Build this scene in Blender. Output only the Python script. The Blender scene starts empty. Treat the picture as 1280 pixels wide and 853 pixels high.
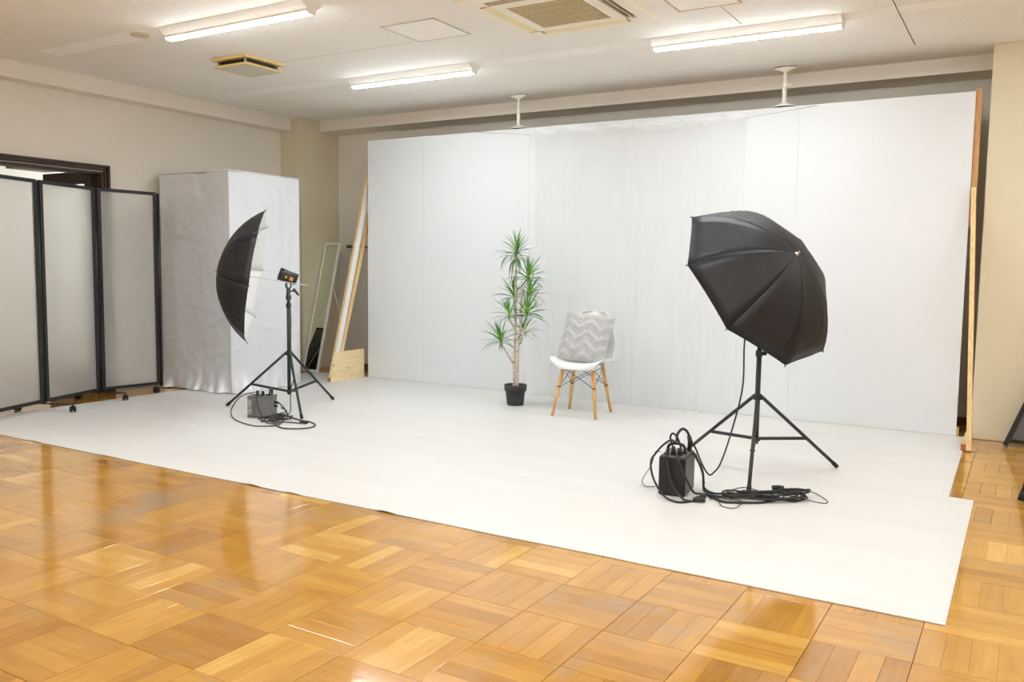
import bpy, bmesh, math, random
from mathutils import Vector, Matrix, Quaternion, noise

S = bpy.context.scene
COL = S.collection
V = Vector
PI = math.pi
random.seed(7)

# ------------------------------------------------------------------ camera
cam = bpy.data.cameras.new('camera')
cam.sensor_width = 36.0
cam.lens = 36.0 * 1073.76 / 1280.0
cam.clip_start = 0.05
camo = bpy.data.objects.new('camera', cam)
COL.objects.link(camo)
R_ = ((0.85732498, 0.5146022, 0.01335884),
      (-0.05599722, 0.06743148, 0.99615125),
      (-0.51172081, 0.85477341, -0.08662699))
camo.matrix_world = Matrix(((R_[0][0], R_[1][0], -R_[2][0], 0),
                            (R_[0][1], R_[1][1], -R_[2][1], 0),
                            (R_[0][2], R_[1][2], -R_[2][2], 1.204),
                            (0, 0, 0, 1)))
S.camera = camo
CAMP = V((0, 0, 1.204))

# ------------------------------------------------------------------ world, exposure
w = bpy.data.worlds.new('world')
S.world = w
w.use_nodes = True
w.node_tree.nodes['Background'].inputs[0].default_value = (0.9, 0.95, 1, 1)
w.node_tree.nodes['Background'].inputs[1].default_value = 0.3
S.view_settings.view_transform = 'Standard'
S.view_settings.look = 'None'
S.view_settings.gamma = 1.0
S.view_settings.use_curve_mapping = False
S.view_settings.exposure = 0.14
S.cycles.max_bounces = 14
S.cycles.diffuse_bounces = 8
S.cycles.glossy_bounces = 5
S.cycles.transmission_bounces = 8
S.cycles.transparent_max_bounces = 12
LAMP = 72.0          # radiance of the ceiling lamps' diffusers


# ------------------------------------------------------------------ materials
def srgb(r, g, b):
    f = lambda c: (c / 255 / 12.92) if c / 255 < 0.04045 else ((c / 255 + 0.055) / 1.055) ** 2.4
    return (f(r), f(g), f(b), 1)


class NT:
    def __init__(s, name):
        s.m = bpy.data.materials.new(name)
        s.m.use_nodes = True
        s.t = s.m.node_tree
        s.b = s.t.nodes['Principled BSDF']
        s.out = s.t.nodes['Material Output']

    def n(s, typ, **kw):
        nd = s.t.nodes.new(typ)
        for k, v in kw.items():
            if k.startswith('i_'):
                nd.inputs[k[2:].replace('_', ' ')].default_value = v
            else:
                setattr(nd, k, v)
        return nd

    def l(s, a, b):
        s.t.links.new(a, b)

    def ramp(s, fac, stops):
        r = s.n('ShaderNodeValToRGB')
        e = r.color_ramp.elements
        while len(e) < len(stops):
            e.new(0.5)
        for el, (p, c) in zip(e, stops):
            el.position = p
            el.color = c
        s.l(fac, r.inputs[0])
        return r.outputs[0]

    def mix(s, fac, a, b, mode='MIX'):
        m = s.n('ShaderNodeMix', data_type='RGBA', blend_type=mode)
        for sock, val in ((m.inputs[0], fac), (m.inputs[6], a), (m.inputs[7], b)):
            if hasattr(val, 'links'):
                s.l(val, sock)
            else:
                sock.default_value = val
        return m.outputs[2]

    def math(s, op, a, b=0.0):
        m = s.n('ShaderNodeMath', operation=op)
        for sock, val in ((m.inputs[0], a), (m.inputs[1], b)):
            if hasattr(val, 'links'):
                s.l(val, sock)
            else:
                sock.default_value = val
        return m.outputs[0]

    def coords(s, scale=(1, 1, 1), kind='Object'):
        tc = s.n('ShaderNodeTexCoord')
        mp = s.n('ShaderNodeMapping')
        mp.inputs['Scale'].default_value = scale
        s.l(tc.outputs[kind], mp.inputs[0])
        return mp.outputs[0]

    def noise(s, vec, scale=5.0, detail=3.0, rough=0.5):
        nz = s.n('ShaderNodeTexNoise')
        nz.inputs['Scale'].default_value = scale
        nz.inputs['Detail'].default_value = detail
        nz.inputs['Roughness'].default_value = rough
        if vec is not None:
            s.l(vec, nz.inputs['Vector'])
        return nz.outputs['Fac']

    def bump(s, h, strength=0.2, dist=0.01):
        b = s.n('ShaderNodeBump')
        b.inputs['Strength'].default_value = strength
        b.inputs['Distance'].default_value = dist
        s.l(h, b.inputs['Height'])
        s.l(b.outputs[0], s.b.inputs['Normal'])


def scale_col(c, k):
    return (c[0] * k, c[1] * k, c[2] * k, 1)


def simple(name, c, rough=0.5, var=0.06, sc=12.0, metal=0.0, spec=0.5, bump=0.0, bsc=80.0, bdist=0.002, stretch=(1, 1, 1)):
    t = NT(name)
    vec = t.coords(stretch)
    nz = t.noise(vec, sc, 4)
    col = t.ramp(nz, [(0.3, scale_col(c, 1 - var)), (0.7, scale_col(c, 1 + var))])
    t.l(col, t.b.inputs['Base Color'])
    t.b.inputs['Roughness'].default_value = rough
    t.b.inputs['Metallic'].default_value = metal
    t.b.inputs['Specular IOR Level'].default_value = spec
    if bump:
        t.bump(t.noise(vec, bsc, 3), bump, bdist)
    return t.m


M = {}
M['wall'] = simple('wall_paint', srgb(228, 222, 211), 0.75, 0.015, 3, spec=0.25, bump=0.08, bsc=160)
M['wall_white'] = simple('white_wall_paint', srgb(226, 221, 212), 0.75, 0.015, 3, spec=0.25, bump=0.08, bsc=160)
M['column'] = simple('cream_column_paint', srgb(214, 204, 178), 0.6, 0.02, 3, spec=0.3, bump=0.1, bsc=120)
M['beam'] = simple('beam_paint', srgb(232, 226, 216), 0.75, 0.015, 3, spec=0.2)
M['hall'] = simple('hallway_paint', srgb(236, 234, 226), 0.8, 0.01, 3, spec=0.2)
M['white_paint'] = simple('white_lamp_paint', srgb(240, 240, 236), 0.4, 0.01, 5)
M['pole_white'] = simple('white_enamel', srgb(240, 238, 230), 0.35, 0.02, 8)
M['backdrop'] = simple('backdrop_paint', srgb(223, 227, 231), 0.5, 0.012, 1.2, spec=0.35, bump=0.03, bsc=60)
M['black'] = simple('black_plastic', srgb(30, 30, 32), 0.42, 0.15, 30)
M['black_metal'] = simple('black_metal', srgb(30, 30, 31), 0.35, 0.12, 40, metal=0.0, spec=0.6)
M['black_frame'] = simple('black_frame_metal', srgb(22, 22, 24), 0.4, 0.1, 10, spec=0.5)
M['rubber'] = simple('black_rubber', srgb(26, 26, 26), 0.7, 0.15, 50)
M['cable'] = simple('cable_rubber', srgb(48, 47, 47), 0.55, 0.15, 60, spec=0.4)
M['cable_grey'] = simple('grey_cable_rubber', srgb(84, 83, 81), 0.5, 0.12, 60, spec=0.4)
M['pack_grey'] = simple('grey_case_plastic', srgb(112, 113, 112), 0.45, 0.05, 40, bump=0.15, bsc=500)
M['pack_side'] = simple('dark_grey_case_metal', srgb(92, 92, 90), 0.45, 0.06, 40)
M['pack_black'] = simple('black_case_metal', srgb(21, 21, 22), 0.4, 0.1, 40)
M['label_print'] = simple('pale_print', srgb(200, 201, 198), 0.6, 0.03, 60)
M['orange'] = simple('orange_label_print', srgb(214, 146, 58), 0.5, 0.05, 90)
M['chrome'] = simple('brushed_steel', srgb(200, 200, 200), 0.25, 0.04, 60, metal=1.0)
M['silver_rod'] = simple('pale_rod_metal', srgb(214, 213, 208), 0.35, 0.03, 60, metal=0.3)
M['umb_white'] = simple('white_reflector_fabric', srgb(240, 241, 241), 0.55, 0.02, 30)
M['shell'] = simple('white_moulded_plastic', srgb(240, 241, 241), 0.35, 0.01, 5)
M['pot'] = simple('charcoal_pot_plastic', srgb(52, 53, 54), 0.55, 0.08, 20)
M['soil'] = simple('dark_soil', srgb(58, 48, 40), 0.9, 0.4, 120, bump=1.0, bsc=200, bdist=0.01)
M['vent_plastic'] = simple('yellowed_plastic', srgb(232, 208, 138), 0.5, 0.05, 10)
M['vent_plate'] = simple('beige_vent_plate', srgb(206, 203, 188), 0.5, 0.03, 10)
M['ac_white'] = simple('cream_white_plastic', srgb(238, 232, 216), 0.45, 0.02, 8)
M['ac_yellow'] = simple('yellowed_flap_plastic', srgb(233, 218, 168), 0.45, 0.05, 6)
M['ac_grille'] = simple('beige_grille_plastic', srgb(205, 188, 150), 0.55, 0.05, 30)
M['ac_dark'] = simple('slot_shade_dark', srgb(28, 27, 26), 0.6, 0.1, 30)  # near-black shade of the air conditioner slots and vent gap, as colour
M['hatch_grey'] = simple('grey_hatch_frame', srgb(186, 188, 182), 0.4, 0.04, 20)
M['hatch_brown'] = simple('bronze_hatch_frame', srgb(176, 142, 84), 0.4, 0.08, 20)
M['joint'] = simple('ceiling_joint_line', srgb(120, 108, 96), 0.8, 0.1, 20)  # brown-grey lines along the ceiling board joints
M['ceil_patch'] = simple('ceiling_patch_paint', srgb(246, 244, 240), 0.85, 0.02, 6, spec=0.2)
M['disc'] = simple('beige_cover_plastic', srgb(206, 196, 170), 0.5, 0.03, 30)
M['door_wood'] = simple('dark_brown_timber', srgb(60, 44, 33), 0.6, 0.22, 9, stretch=(6, 1, 1))
M['brown_wood'] = simple('brown_timber', srgb(112, 78, 46), 0.5, 0.2, 9, stretch=(1, 6, 6))
M['mirror_frame'] = simple('white_mirror_frame', srgb(228, 228, 222), 0.4, 0.02, 12)
M['grey_rail'] = simple('grey_rail_metal', srgb(92, 88, 82), 0.45, 0.08, 40)
M['red_wood'] = simple('reddish_end_grain', srgb(170, 102, 66), 0.7, 0.2, 60)
M['white_board'] = simple('white_painted_board', srgb(234, 235, 235), 0.5, 0.02, 20)
M['easel_panel'] = simple('grey_board_face', srgb(96, 96, 95), 0.3, 0.06, 6)


def mat_ceiling():
    t = NT('ceiling_board')
    vec = t.coords((1, 1, 1))
    big = t.noise(vec, 0.9, 2)
    base = t.ramp(big, [(0.3, srgb(236, 233, 228)), (0.7, srgb(241, 239, 234))])
    vo = t.n('ShaderNodeTexVoronoi')
    vo.inputs['Scale'].default_value = 26
    t.l(vec, vo.inputs['Vector'])
    hole = t.ramp(vo.outputs['Distance'], [(0.10, (1, 1, 1, 1)), (0.16, (0, 0, 0, 1))])
    keep = t.ramp(t.noise(vec, 3.1, 4), [(0.50, (0, 0, 0, 1)), (0.56, (1, 1, 1, 1))])
    fac = t.math('MULTIPLY', hole, keep)
    fac = t.math('MULTIPLY', fac, 0.55)
    t.l(t.mix(fac, base, srgb(150, 132, 112)), t.b.inputs['Base Color'])
    t.b.inputs['Roughness'].default_value = 0.85
    t.b.inputs['Specular IOR Level'].default_value = 0.2
    t.bump(t.noise(vec, 90, 3), 0.1, 0.004)
    return t.m


def mat_parquet(name, per_object):
    t = NT(name)
    vec = t.coords((1, 1, 1))
    if per_object:
        rnd = t.n('ShaderNodeObjectInfo').outputs['Random']
        gv = t.coords((1, 1, 1))
        off = t.n('ShaderNodeVectorMath', operation='ADD')
        t.l(gv, off.inputs[0])
        sc = t.n('ShaderNodeVectorMath', operation='SCALE')
        sc.inputs[0].default_value = (17, 29, 11)
        t.l(rnd, sc.inputs['Scale'])
        t.l(sc.outputs[0], off.inputs[1])
        gvec = off.outputs[0]
    else:
        rnd = t.n('ShaderNodeNewGeometry').outputs['Random Per Island']
        gvec = vec
    mp = t.n('ShaderNodeMapping')
    mp.inputs['Scale'].default_value = (2.2, 34, 10)
    t.l(gvec, mp.inputs[0])
    grain = t.noise(mp.outputs[0], 1.6, 5, 0.6)
    mp2 = t.n('ShaderNodeMapping')
    mp2.inputs['Scale'].default_value = (6, 14, 10)
    t.l(gvec, mp2.inputs[0])
    fig = t.noise(mp2.outputs[0], 1.0, 3, 0.5)
    rel = t.n('ShaderNodeVectorMath', operation='SUBTRACT')
    t.l(t.n('ShaderNodeNewGeometry').outputs['Position'], rel.inputs[0])
    rel.inputs[1].default_value = (-10.79842 * 0.303, 6.36414 * 0.303, 0)
    dv = t.n('ShaderNodeVectorMath', operation='DIVIDE')
    t.l(rel.outputs[0], dv.inputs[0])
    dv.inputs[1].default_value = (0.303, 0.303, 1000)
    flr = t.n('ShaderNodeVectorMath', operation='FLOOR')
    t.l(dv.outputs[0], flr.inputs[0])
    wn = t.n('ShaderNodeTexWhiteNoise', noise_dimensions='2D')
    t.l(flr.outputs[0], wn.inputs['Vector'])
    block = wn.outputs['Value']
    mixr = t.n('ShaderNodeMix')
    mixr.inputs[0].default_value = 0.5
    t.l(rnd, mixr.inputs[2])
    t.l(block, mixr.inputs[3])
    rnd = mixr.outputs[0]
    c = t.ramp(rnd, [(0.1, srgb(176, 126, 54)), (0.35, srgb(191, 140, 60)), (0.6, srgb(200, 149, 66)), (0.78, srgb(206, 156, 72)), (0.92, srgb(221, 176, 92))])
    g = t.ramp(grain, [(0.25, (0.70, 0.64, 0.56, 1)), (0.55, (1, 1, 1, 1)), (0.85, (1.10, 1.08, 1.02, 1))])
    c = t.mix(0.5, c, g, 'MULTIPLY')
    f2 = t.ramp(fig, [(0.35, (0.86, 0.80, 0.72, 1)), (0.65, (1.04, 1.04, 1.04, 1))])
    c = t.mix(0.6, c, f2, 'MULTIPLY')
    # worn, greyed varnish in irregular patches (world position)
    geo = t.n('ShaderNodeNewGeometry')
    wear = t.noise(geo.outputs['Position'], 2.3, 5, 0.62)
    wf = t.ramp(wear, [(0.50, (0, 0, 0, 1)), (0.66, (1, 1, 1, 1))])
    wf = t.math('MULTIPLY', wf, t.ramp(block, [(0.15, (0.95, 0.95, 0.95, 1)), (0.6, (0.12, 0.12, 0.12, 1))]))
    c = t.mix(wf, c, srgb(166, 136, 98))
    t.l(c, t.b.inputs['Base Color'])
    ro = t.ramp(wear, [(0.4, (0.09, 0.09, 0.09, 1)), (0.75, (0.26, 0.26, 0.26, 1))])
    t.l(ro, t.b.inputs['Roughness'])
    t.b.inputs['Specular IOR Level'].default_value = 0.6
    t.b.inputs['Coat Weight'].default_value = 0.35
    t.b.inputs['Coat Roughness'].default_value = 0.06
    wav = t.noise(geo.outputs['Position'], 16, 2)
    hb = t.math('ADD', t.math('MULTIPLY', wav, 1.0), t.math('MULTIPLY', grain, 0.06))
    t.bump(hb, 0.06, 0.005)
    return t.m


def mat_sheet():
    t = NT('white_wood_print_vinyl')
    vec = t.coords((1, 1, 1))
    br = t.n('ShaderNodeTexBrick')
    br.offset = 0.37
    br.inputs['Scale'].default_value = 1.0
    br.inputs['Brick Width'].default_value = 0.92
    br.inputs['Row Height'].default_value = 0.15
    br.inputs['Mortar Size'].default_value = 0.002
    br.inputs['Mortar Smooth'].default_value = 0.3
    br.inputs['Color1'].default_value = srgb(221, 221, 220)
    br.inputs['Color2'].default_value = srgb(217, 217, 215)
    br.inputs['Mortar'].default_value = srgb(213, 213, 211)
    t.l(vec, br.inputs['Vector'])
    mp = t.n('ShaderNodeMapping')
    mp.inputs['Scale'].default_value = (2.0, 26, 1)
    t.l(vec, mp.inputs[0])
    st = t.noise(mp.outputs[0], 1.4, 4, 0.6)
    spot = t.ramp(st, [(0.66, (0, 0, 0, 1)), (0.78, (1, 1, 1, 1))])
    c = t.mix(t.math('MULTIPLY', spot, 0.42), br.outputs['Color'], srgb(196, 190, 182))
    t.l(c, t.b.inputs['Base Color'])
    t.b.inputs['Roughness'].default_value = 0.42
    t.b.inputs['Specular IOR Level'].default_value = 0.35
    t.bump(t.noise(vec, 3.0, 2), 0.05, 0.01)
    return t.m


def mat_wood(name, base, dark, stretch, rough=0.5, knots=False):
    t = NT(name)
    vec = t.coords(stretch)
    g = t.noise(vec, 1.6, 5, 0.6)
    c = t.ramp(g, [(0.3, dark), (0.62, base)])
    if knots:
        v2 = t.coords((1, 1, 1))
        vo = t.n('ShaderNodeTexVoronoi')
        vo.inputs['Scale'].default_value = 9
        t.l(v2, vo.inputs['Vector'])
        k = t.ramp(vo.outputs['Distance'], [(0.05, (1, 1, 1, 1)), (0.13, (0, 0, 0, 1))])
        c = t.mix(t.math('MULTIPLY', k, 0.8), c, srgb(150, 104, 58))
    t.l(c, t.b.inputs['Base Color'])
    t.b.inputs['Roughness'].default_value = rough
    return t.m


def mat_frosted():
    t = NT('frosted_polycarbonate')
    vec = t.coords((1, 1, 1))
    nz = t.noise(vec, 3.0, 5)
    c = t.ramp(nz, [(0.3, srgb(244, 244, 244)), (0.7, srgb(250, 250, 250))])
    t.l(c, t.b.inputs['Base Color'])
    t.b.inputs['Roughness'].default_value = 0.34
    t.b.inputs['IOR'].default_value = 1.2
    t.b.inputs['Transmission Weight'].default_value = 0.8
    wv = t.n('ShaderNodeTexWave')
    wv.bands_direction = 'Z'
    wv.inputs['Scale'].default_value = 40
    t.l(vec, wv.inputs['Vector'])
    tr = t.n('ShaderNodeBsdfTranslucent')
    t.l(c, tr.inputs[0])
    mx = t.n('ShaderNodeMixShader')
    mx.inputs[0].default_value = 0.14
    t.l(t.b.outputs[0], mx.inputs[1])
    t.l(tr.outputs[0], mx.inputs[2])
    t.l(mx.outputs[0], t.out.inputs[0])
    return t.m


def mat_sheer():
    t = NT('white_sheer_voile')
    vec = t.coords((1, 1, 1))
    wv = t.noise(t.coords((300, 300, 60)), 1.0, 2)
    c = t.ramp(wv, [(0.3, srgb(246, 247, 247)), (0.7, srgb(252, 252, 252))])
    t.l(c, t.b.inputs['Base Color'])
    t.b.inputs['Roughness'].default_value = 0.8
    t.b.inputs['Specular IOR Level'].default_value = 0.1
    tl = t.n('ShaderNodeBsdfTranslucent')
    t.l(c, tl.inputs[0])
    m1 = t.n('ShaderNodeMixShader')
    m1.inputs[0].default_value = 0.6
    t.l(t.b.outputs[0], m1.inputs[1])
    t.l(tl.outputs[0], m1.inputs[2])
    tp = t.n('ShaderNodeBsdfTransparent')
    m2 = t.n('ShaderNodeMixShader')
    m2.inputs[0].default_value = 0.68
    t.l(m1.outputs[0], m2.inputs[1])
    t.l(tp.outputs[0], m2.inputs[2])
    t.l(m2.outputs[0], t.out.inputs[0])
    return t.m


def mat_glass():
    t = NT('clear_glass')
    vec = t.coords()
    nz = t.noise(vec, 4, 2)
    t.l(t.ramp(nz, [(0.3, (0.93, 0.96, 0.95, 1)), (0.7, (0.96, 0.98, 0.97, 1))]), t.b.inputs['Base Color'])
    t.b.inputs['Transmission Weight'].default_value = 1
    t.b.inputs['Roughness'].default_value = 0.02
    t.b.inputs['IOR'].default_value = 1.1
    return t.m


def mat_mirror():
    t = NT('mirror_glass')
    vec = t.coords()
    nz = t.noise(vec, 3, 2)
    t.l(t.ramp(nz, [(0.3, srgb(222, 230, 218)), (0.7, srgb(226, 233, 222))]), t.b.inputs['Base Color'])
    t.b.inputs['Metallic'].default_value = 1
    t.b.inputs['Roughness'].default_value = 0.02
    return t.m


def mat_satin():
    t = NT('silver_white_satin')
    vec = t.coords()
    wv = t.noise(t.coords((240, 240, 30)), 1.0, 3)
    c = t.ramp(wv, [(0.3, srgb(222, 226, 232)), (0.7, srgb(234, 237, 242))])
    t.l(c, t.b.inputs['Base Color'])
    t.b.inputs['Metallic'].default_value = 0.30
    t.b.inputs['Roughness'].default_value = 0.36
    n2 = t.noise(t.coords((1, 1, 0.6)), 7, 5, 0.62)
    rd = t.math('ABSOLUTE', t.math('SUBTRACT', n2, 0.5))
    t.bump(t.math('ADD', n2, t.math('MULTIPLY', rd, -1.6)), 0.22, 0.02)
    return t.m


def mat_black_fabric():
    t = NT('black_umbrella_nylon')
    vec = t.coords()
    nz = t.noise(vec, 6, 4)
    t.l(t.ramp(nz, [(0.3, srgb(19, 20, 24)), (0.7, srgb(29, 30, 35))]), t.b.inputs['Base Color'])
    t.b.inputs['Roughness'].default_value = 0.5
    t.b.inputs['Specular IOR Level'].default_value = 0.45
    t.bump(t.noise(t.coords((1, 1, 1)), 11, 4, 0.65), 0.30, 0.012)
    return t.m


def mat_leaf(name, a, b, tip):
    t = NT(name)
    tc = t.n('ShaderNodeTexCoord')
    sp = t.n('ShaderNodeSeparateXYZ')
    t.l(tc.outputs['Object'], sp.inputs[0])
    along = t.math('MULTIPLY', sp.outputs[0], 4.5)
    c = t.ramp(along, [(0.0, a), (0.45, b), (1.0, tip)])
    r = t.n('ShaderNodeObjectInfo').outputs['Random']
    k = t.ramp(r, [(0, (0.62, 0.66, 0.6, 1)), (1, (1.15, 1.12, 1.1, 1))])
    c = t.mix(1.0, c, k, 'MULTIPLY')
    t.l(c, t.b.inputs['Base Color'])
    t.b.inputs['Roughness'].default_value = 0.4
    return t.m


def mat_bark():
    t = NT('pale_cane_bark')
    vec = t.coords((1, 1, 1))
    n1 = t.noise(t.coords((30, 30, 90)), 1.0, 4)
    n2 = t.noise(vec, 60, 3)
    c = t.ramp(n1, [(0.35, srgb(150, 126, 104)), (0.6, srgb(226, 212, 196))])
    c = t.mix(0.4, c, t.ramp(n2, [(0.3, srgb(160, 136, 118)), (0.7, srgb(236, 226, 214))]))
    t.l(c, t.b.inputs['Base Color'])
    t.b.inputs['Roughness'].default_value = 0.8
    t.bump(n1, 0.6, 0.004)
    return t.m


def mat_plush(name, a, b, rough):
    t = NT(name)
    vec = t.coords()
    nz = t.noise(vec, 220, 3, 0.7)
    n2 = t.noise(vec, 18, 3)
    c = t.mix(0.5, t.ramp(nz, [(0.3, a), (0.7, b)]), t.ramp(n2, [(0.3, a), (0.7, b)]))
    t.l(c, t.b.inputs['Base Color'])
    t.b.inputs['Roughness'].default_value = rough
    t.b.inputs['Sheen Weight'].default_value = 0.4
    t.bump(nz, 0.5, 0.004)
    return t.m


def mat_emit(name, c, s):
    t = NT(name)
    nz = t.noise(t.coords(), 3, 1)
    t.l(t.ramp(nz, [(0.3, c), (0.7, c)]), t.b.inputs['Emission Color'])
    t.b.inputs['Emission Strength'].default_value = s
    t.b.inputs['Base Color'].default_value = (0.9, 0.9, 0.9, 1)
    return t.m


M['ceiling'] = mat_ceiling()
M['parquet'] = mat_parquet('parquet_oak_plank', True)
M['parquet_far'] = mat_parquet('parquet_oak_joined', False)
M['slab'] = simple('dark_floor_joint', srgb(104, 68, 34), 0.8, 0.1, 10)
M['sheet'] = mat_sheet()
M['pine'] = mat_wood('pale_pine_knotty', srgb(244, 224, 182), srgb(230, 202, 150), (30, 3, 40), 0.55, True)
M['pine_stud'] = mat_wood('pale_pine_stud', srgb(234, 206, 154), srgb(212, 176, 118), (40, 40, 3), 0.55)
M['orange_stud'] = mat_wood('orange_fir_stud', srgb(206, 160, 104), srgb(178, 126, 72), (40, 40, 3), 0.55)
M['beech'] = mat_wood('oiled_beech', srgb(228, 182, 112), srgb(210, 156, 86), (60, 60, 6), 0.42)
M['frosted'] = mat_frosted()
M['sheer'] = mat_sheer()
M['glass'] = mat_glass()
M['mirror'] = mat_mirror()
M['satin'] = mat_satin()
M['umb_black'] = mat_black_fabric()
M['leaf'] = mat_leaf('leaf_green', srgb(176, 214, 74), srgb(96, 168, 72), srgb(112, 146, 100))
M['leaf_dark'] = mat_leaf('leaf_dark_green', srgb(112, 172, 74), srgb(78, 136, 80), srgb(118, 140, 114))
M['bark'] = mat_bark()
M['plush'] = mat_plush('pale_grey_plush', srgb(176, 178, 179), srgb(198, 199, 200), 0.9)
M['plush_dark'] = mat_plush('grey_shaved_plush', srgb(164, 166, 167), srgb(184, 185, 186), 0.75)
M['lamp'] = mat_emit('lamp_diffuser', (0.91, 0.975, 1.0, 1), LAMP)


# ------------------------------------------------------------------ mesh builder
def frame_of(d, up=V((0, 0, 1))):
    d = d.normalized()
    if abs(d.dot(up)) > 0.98:
        up = V((1, 0, 0))
    x = d.cross(up).normalized()
    y = x.cross(d).normalized()
    return x, y, d


class MB:
    def __init__(s):
        s.v, s.f, s.mi, s.sm = [], [], [], []

    def add(s, vs, fs, m=0, smooth=False):
        o = len(s.v)
        s.v += [V(p) for p in vs]
        for f in fs:
            s.f.append([o + i for i in f])
            s.mi.append(m)
            s.sm.append(smooth)
        return s

    def box(s, c, size, rot=None, m=0, bev=0.0):
        hx, hy, hz = [k / 2 for k in size]
        c = V(c)
        R = rot if rot is not None else Matrix.Identity(3)
        if bev <= 0:
            vs = [c + R @ V((x * hx, y * hy, z * hz)) for z in (-1, 1) for y in (-1, 1) for x in (-1, 1)]
            return s.add(vs, [(0, 2, 3, 1), (4, 5, 7, 6), (0, 1, 5, 4), (2, 6, 7, 3), (0, 4, 6, 2), (1, 3, 7, 5)], m)
        b = min(bev, hx * 0.9, hy * 0.9, hz * 0.9)
        idx, vs = {}, []
        for x in (-1, 1):
            for y in (-1, 1):
                for z in (-1, 1):
                    for a in range(3):
                        p = V((x * (hx - b), y * (hy - b), z * (hz - b)))
                        p[a] = (x, y, z)[a] * (hx, hy, hz)[a]
                        idx[(x, y, z, a)] = len(vs)
                        vs.append(c + R @ p)
        fs = []
        for a in range(3):
            o1, o2 = [i for i in range(3) if i != a]
            for sg in (-1, 1):
                q = []
                for (p, r) in ((-1, -1), (1, -1), (1, 1), (-1, 1)):
                    k = [0, 0, 0]
                    k[a], k[o1], k[o2] = sg, p, r
                    q.append(idx[(*k, a)])
                fs.append(q)
            for p in (-1, 1):          # edges along axis a
                for r in (-1, 1):
                    k0, k1 = [0, 0, 0], [0, 0, 0]
                    k0[o1] = k1[o1] = p
                    k0[o2] = k1[o2] = r
                    k0[a], k1[a] = -1, 1
                    fs.append([idx[(*k0, o1)], idx[(*k1, o1)], idx[(*k1, o2)], idx[(*k0, o2)]])
        for x in (-1, 1):
            for y in (-1, 1):
                for z in (-1, 1):
                    fs.append([idx[(x, y, z, a)] for a in range(3)])
        return s.add(vs, fs, m)

    def bar(s, a, b, wx, wy, up=V((0, 0, 1)), m=0, bev=0.0):
        a, b = V(a), V(b)
        x, y, d = frame_of(b - a, V(up))
        R = Matrix((x, y, d)).transposed()
        return s.box((a + b) / 2, (wx, wy, (b - a).length), R, m, bev)

    def tube(s, pts, r, n=8, m=0, cap=True, smooth=True):
        pts = [V(p) for p in pts]
        N = len(pts)
        rs = r if isinstance(r, (list, tuple)) else [r] * N
        x, y, d = frame_of(pts[1] - pts[0])
        vs = []
        for i, p in enumerate(pts):
            t = (pts[min(i + 1, N - 1)] - pts[max(i - 1, 0)])
            if t.length < 1e-9:
                t = d
            t = t.normalized()
            q = d.rotation_difference(t)
            x, y, d = q @ x, q @ y, t
            for k in range(n):
                a = 2 * PI * k / n
                vs.append(p + (x * math.cos(a) + y * math.sin(a)) * rs[i])
        fs = [(i * n + k, i * n + (k + 1) % n, (i + 1) * n + (k + 1) % n, (i + 1) * n + k) for i in range(N - 1) for k in range(n)]
        s.add(vs, fs, m, smooth)
        if cap:
            o = len(s.v) - len(vs)
            s.f += [[o + k for k in range(n)][::-1], [o + (N - 1) * n + k for k in range(n)]]
            s.mi += [m, m]
            s.sm += [False, False]
        return s

    def lathe(s, prof, c=(0, 0, 0), axis=(0, 0, 1), n=20, m=0, sx=1.0, sy=1.0, smooth=True, cap=True):
        x, y, d = frame_of(V(axis))
        c = V(c)
        vs = []
        for (r, z) in prof:
            for k in range(n):
                a = 2 * PI * k / n
                vs.append(c + x * (r * sx * math.cos(a)) + y * (r * sy * math.sin(a)) + d * z)
        N = len(prof)
        fs = [(i * n + k, i * n + (k + 1) % n, (i + 1) * n + (k + 1) % n, (i + 1) * n + k) for i in range(N - 1) for k in range(n)]
        s.add(vs, fs, m, smooth)
        if cap:
            o = len(s.v) - len(vs)
            if prof[0][0] > 1e-5:
                s.f.append([o + k for k in range(n)][::-1]); s.mi.append(m); s.sm.append(False)
            if prof[-1][0] > 1e-5:
                s.f.append([o + (N - 1) * n + k for k in range(n)]); s.mi.append(m); s.sm.append(False)
        return s

    def grid(s, fn, nu, nv, m=0, smooth=True):
        vs = [fn(i / nu, j / nv) for j in range(nv + 1) for i in range(nu + 1)]
        fs = [(j * (nu + 1) + i, j * (nu + 1) + i + 1, (j + 1) * (nu + 1) + i + 1, (j + 1) * (nu + 1) + i) for j in range(nv) for i in range(nu)]
        return s.add(vs, fs, m, smooth)

    def prism(s, poly, a, b, m=0):
        """poly: list of points (3D) forming a face; extruded by vector b-a"""
        n = len(poly)
        d = V(b) - V(a)
        vs = [V(p) for p in poly] + [V(p) + d for p in poly]
        fs = [list(range(n))[::-1], list(range(n, 2 * n))] + [(k, (k + 1) % n, n + (k + 1) % n, n + k) for k in range(n)]
        return s.add(vs, fs, m)


def wpos(o):
    p = V((0, 0, 0))
    while o is not None:
        p += V(o.location)
        o = o.parent
    return p


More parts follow.
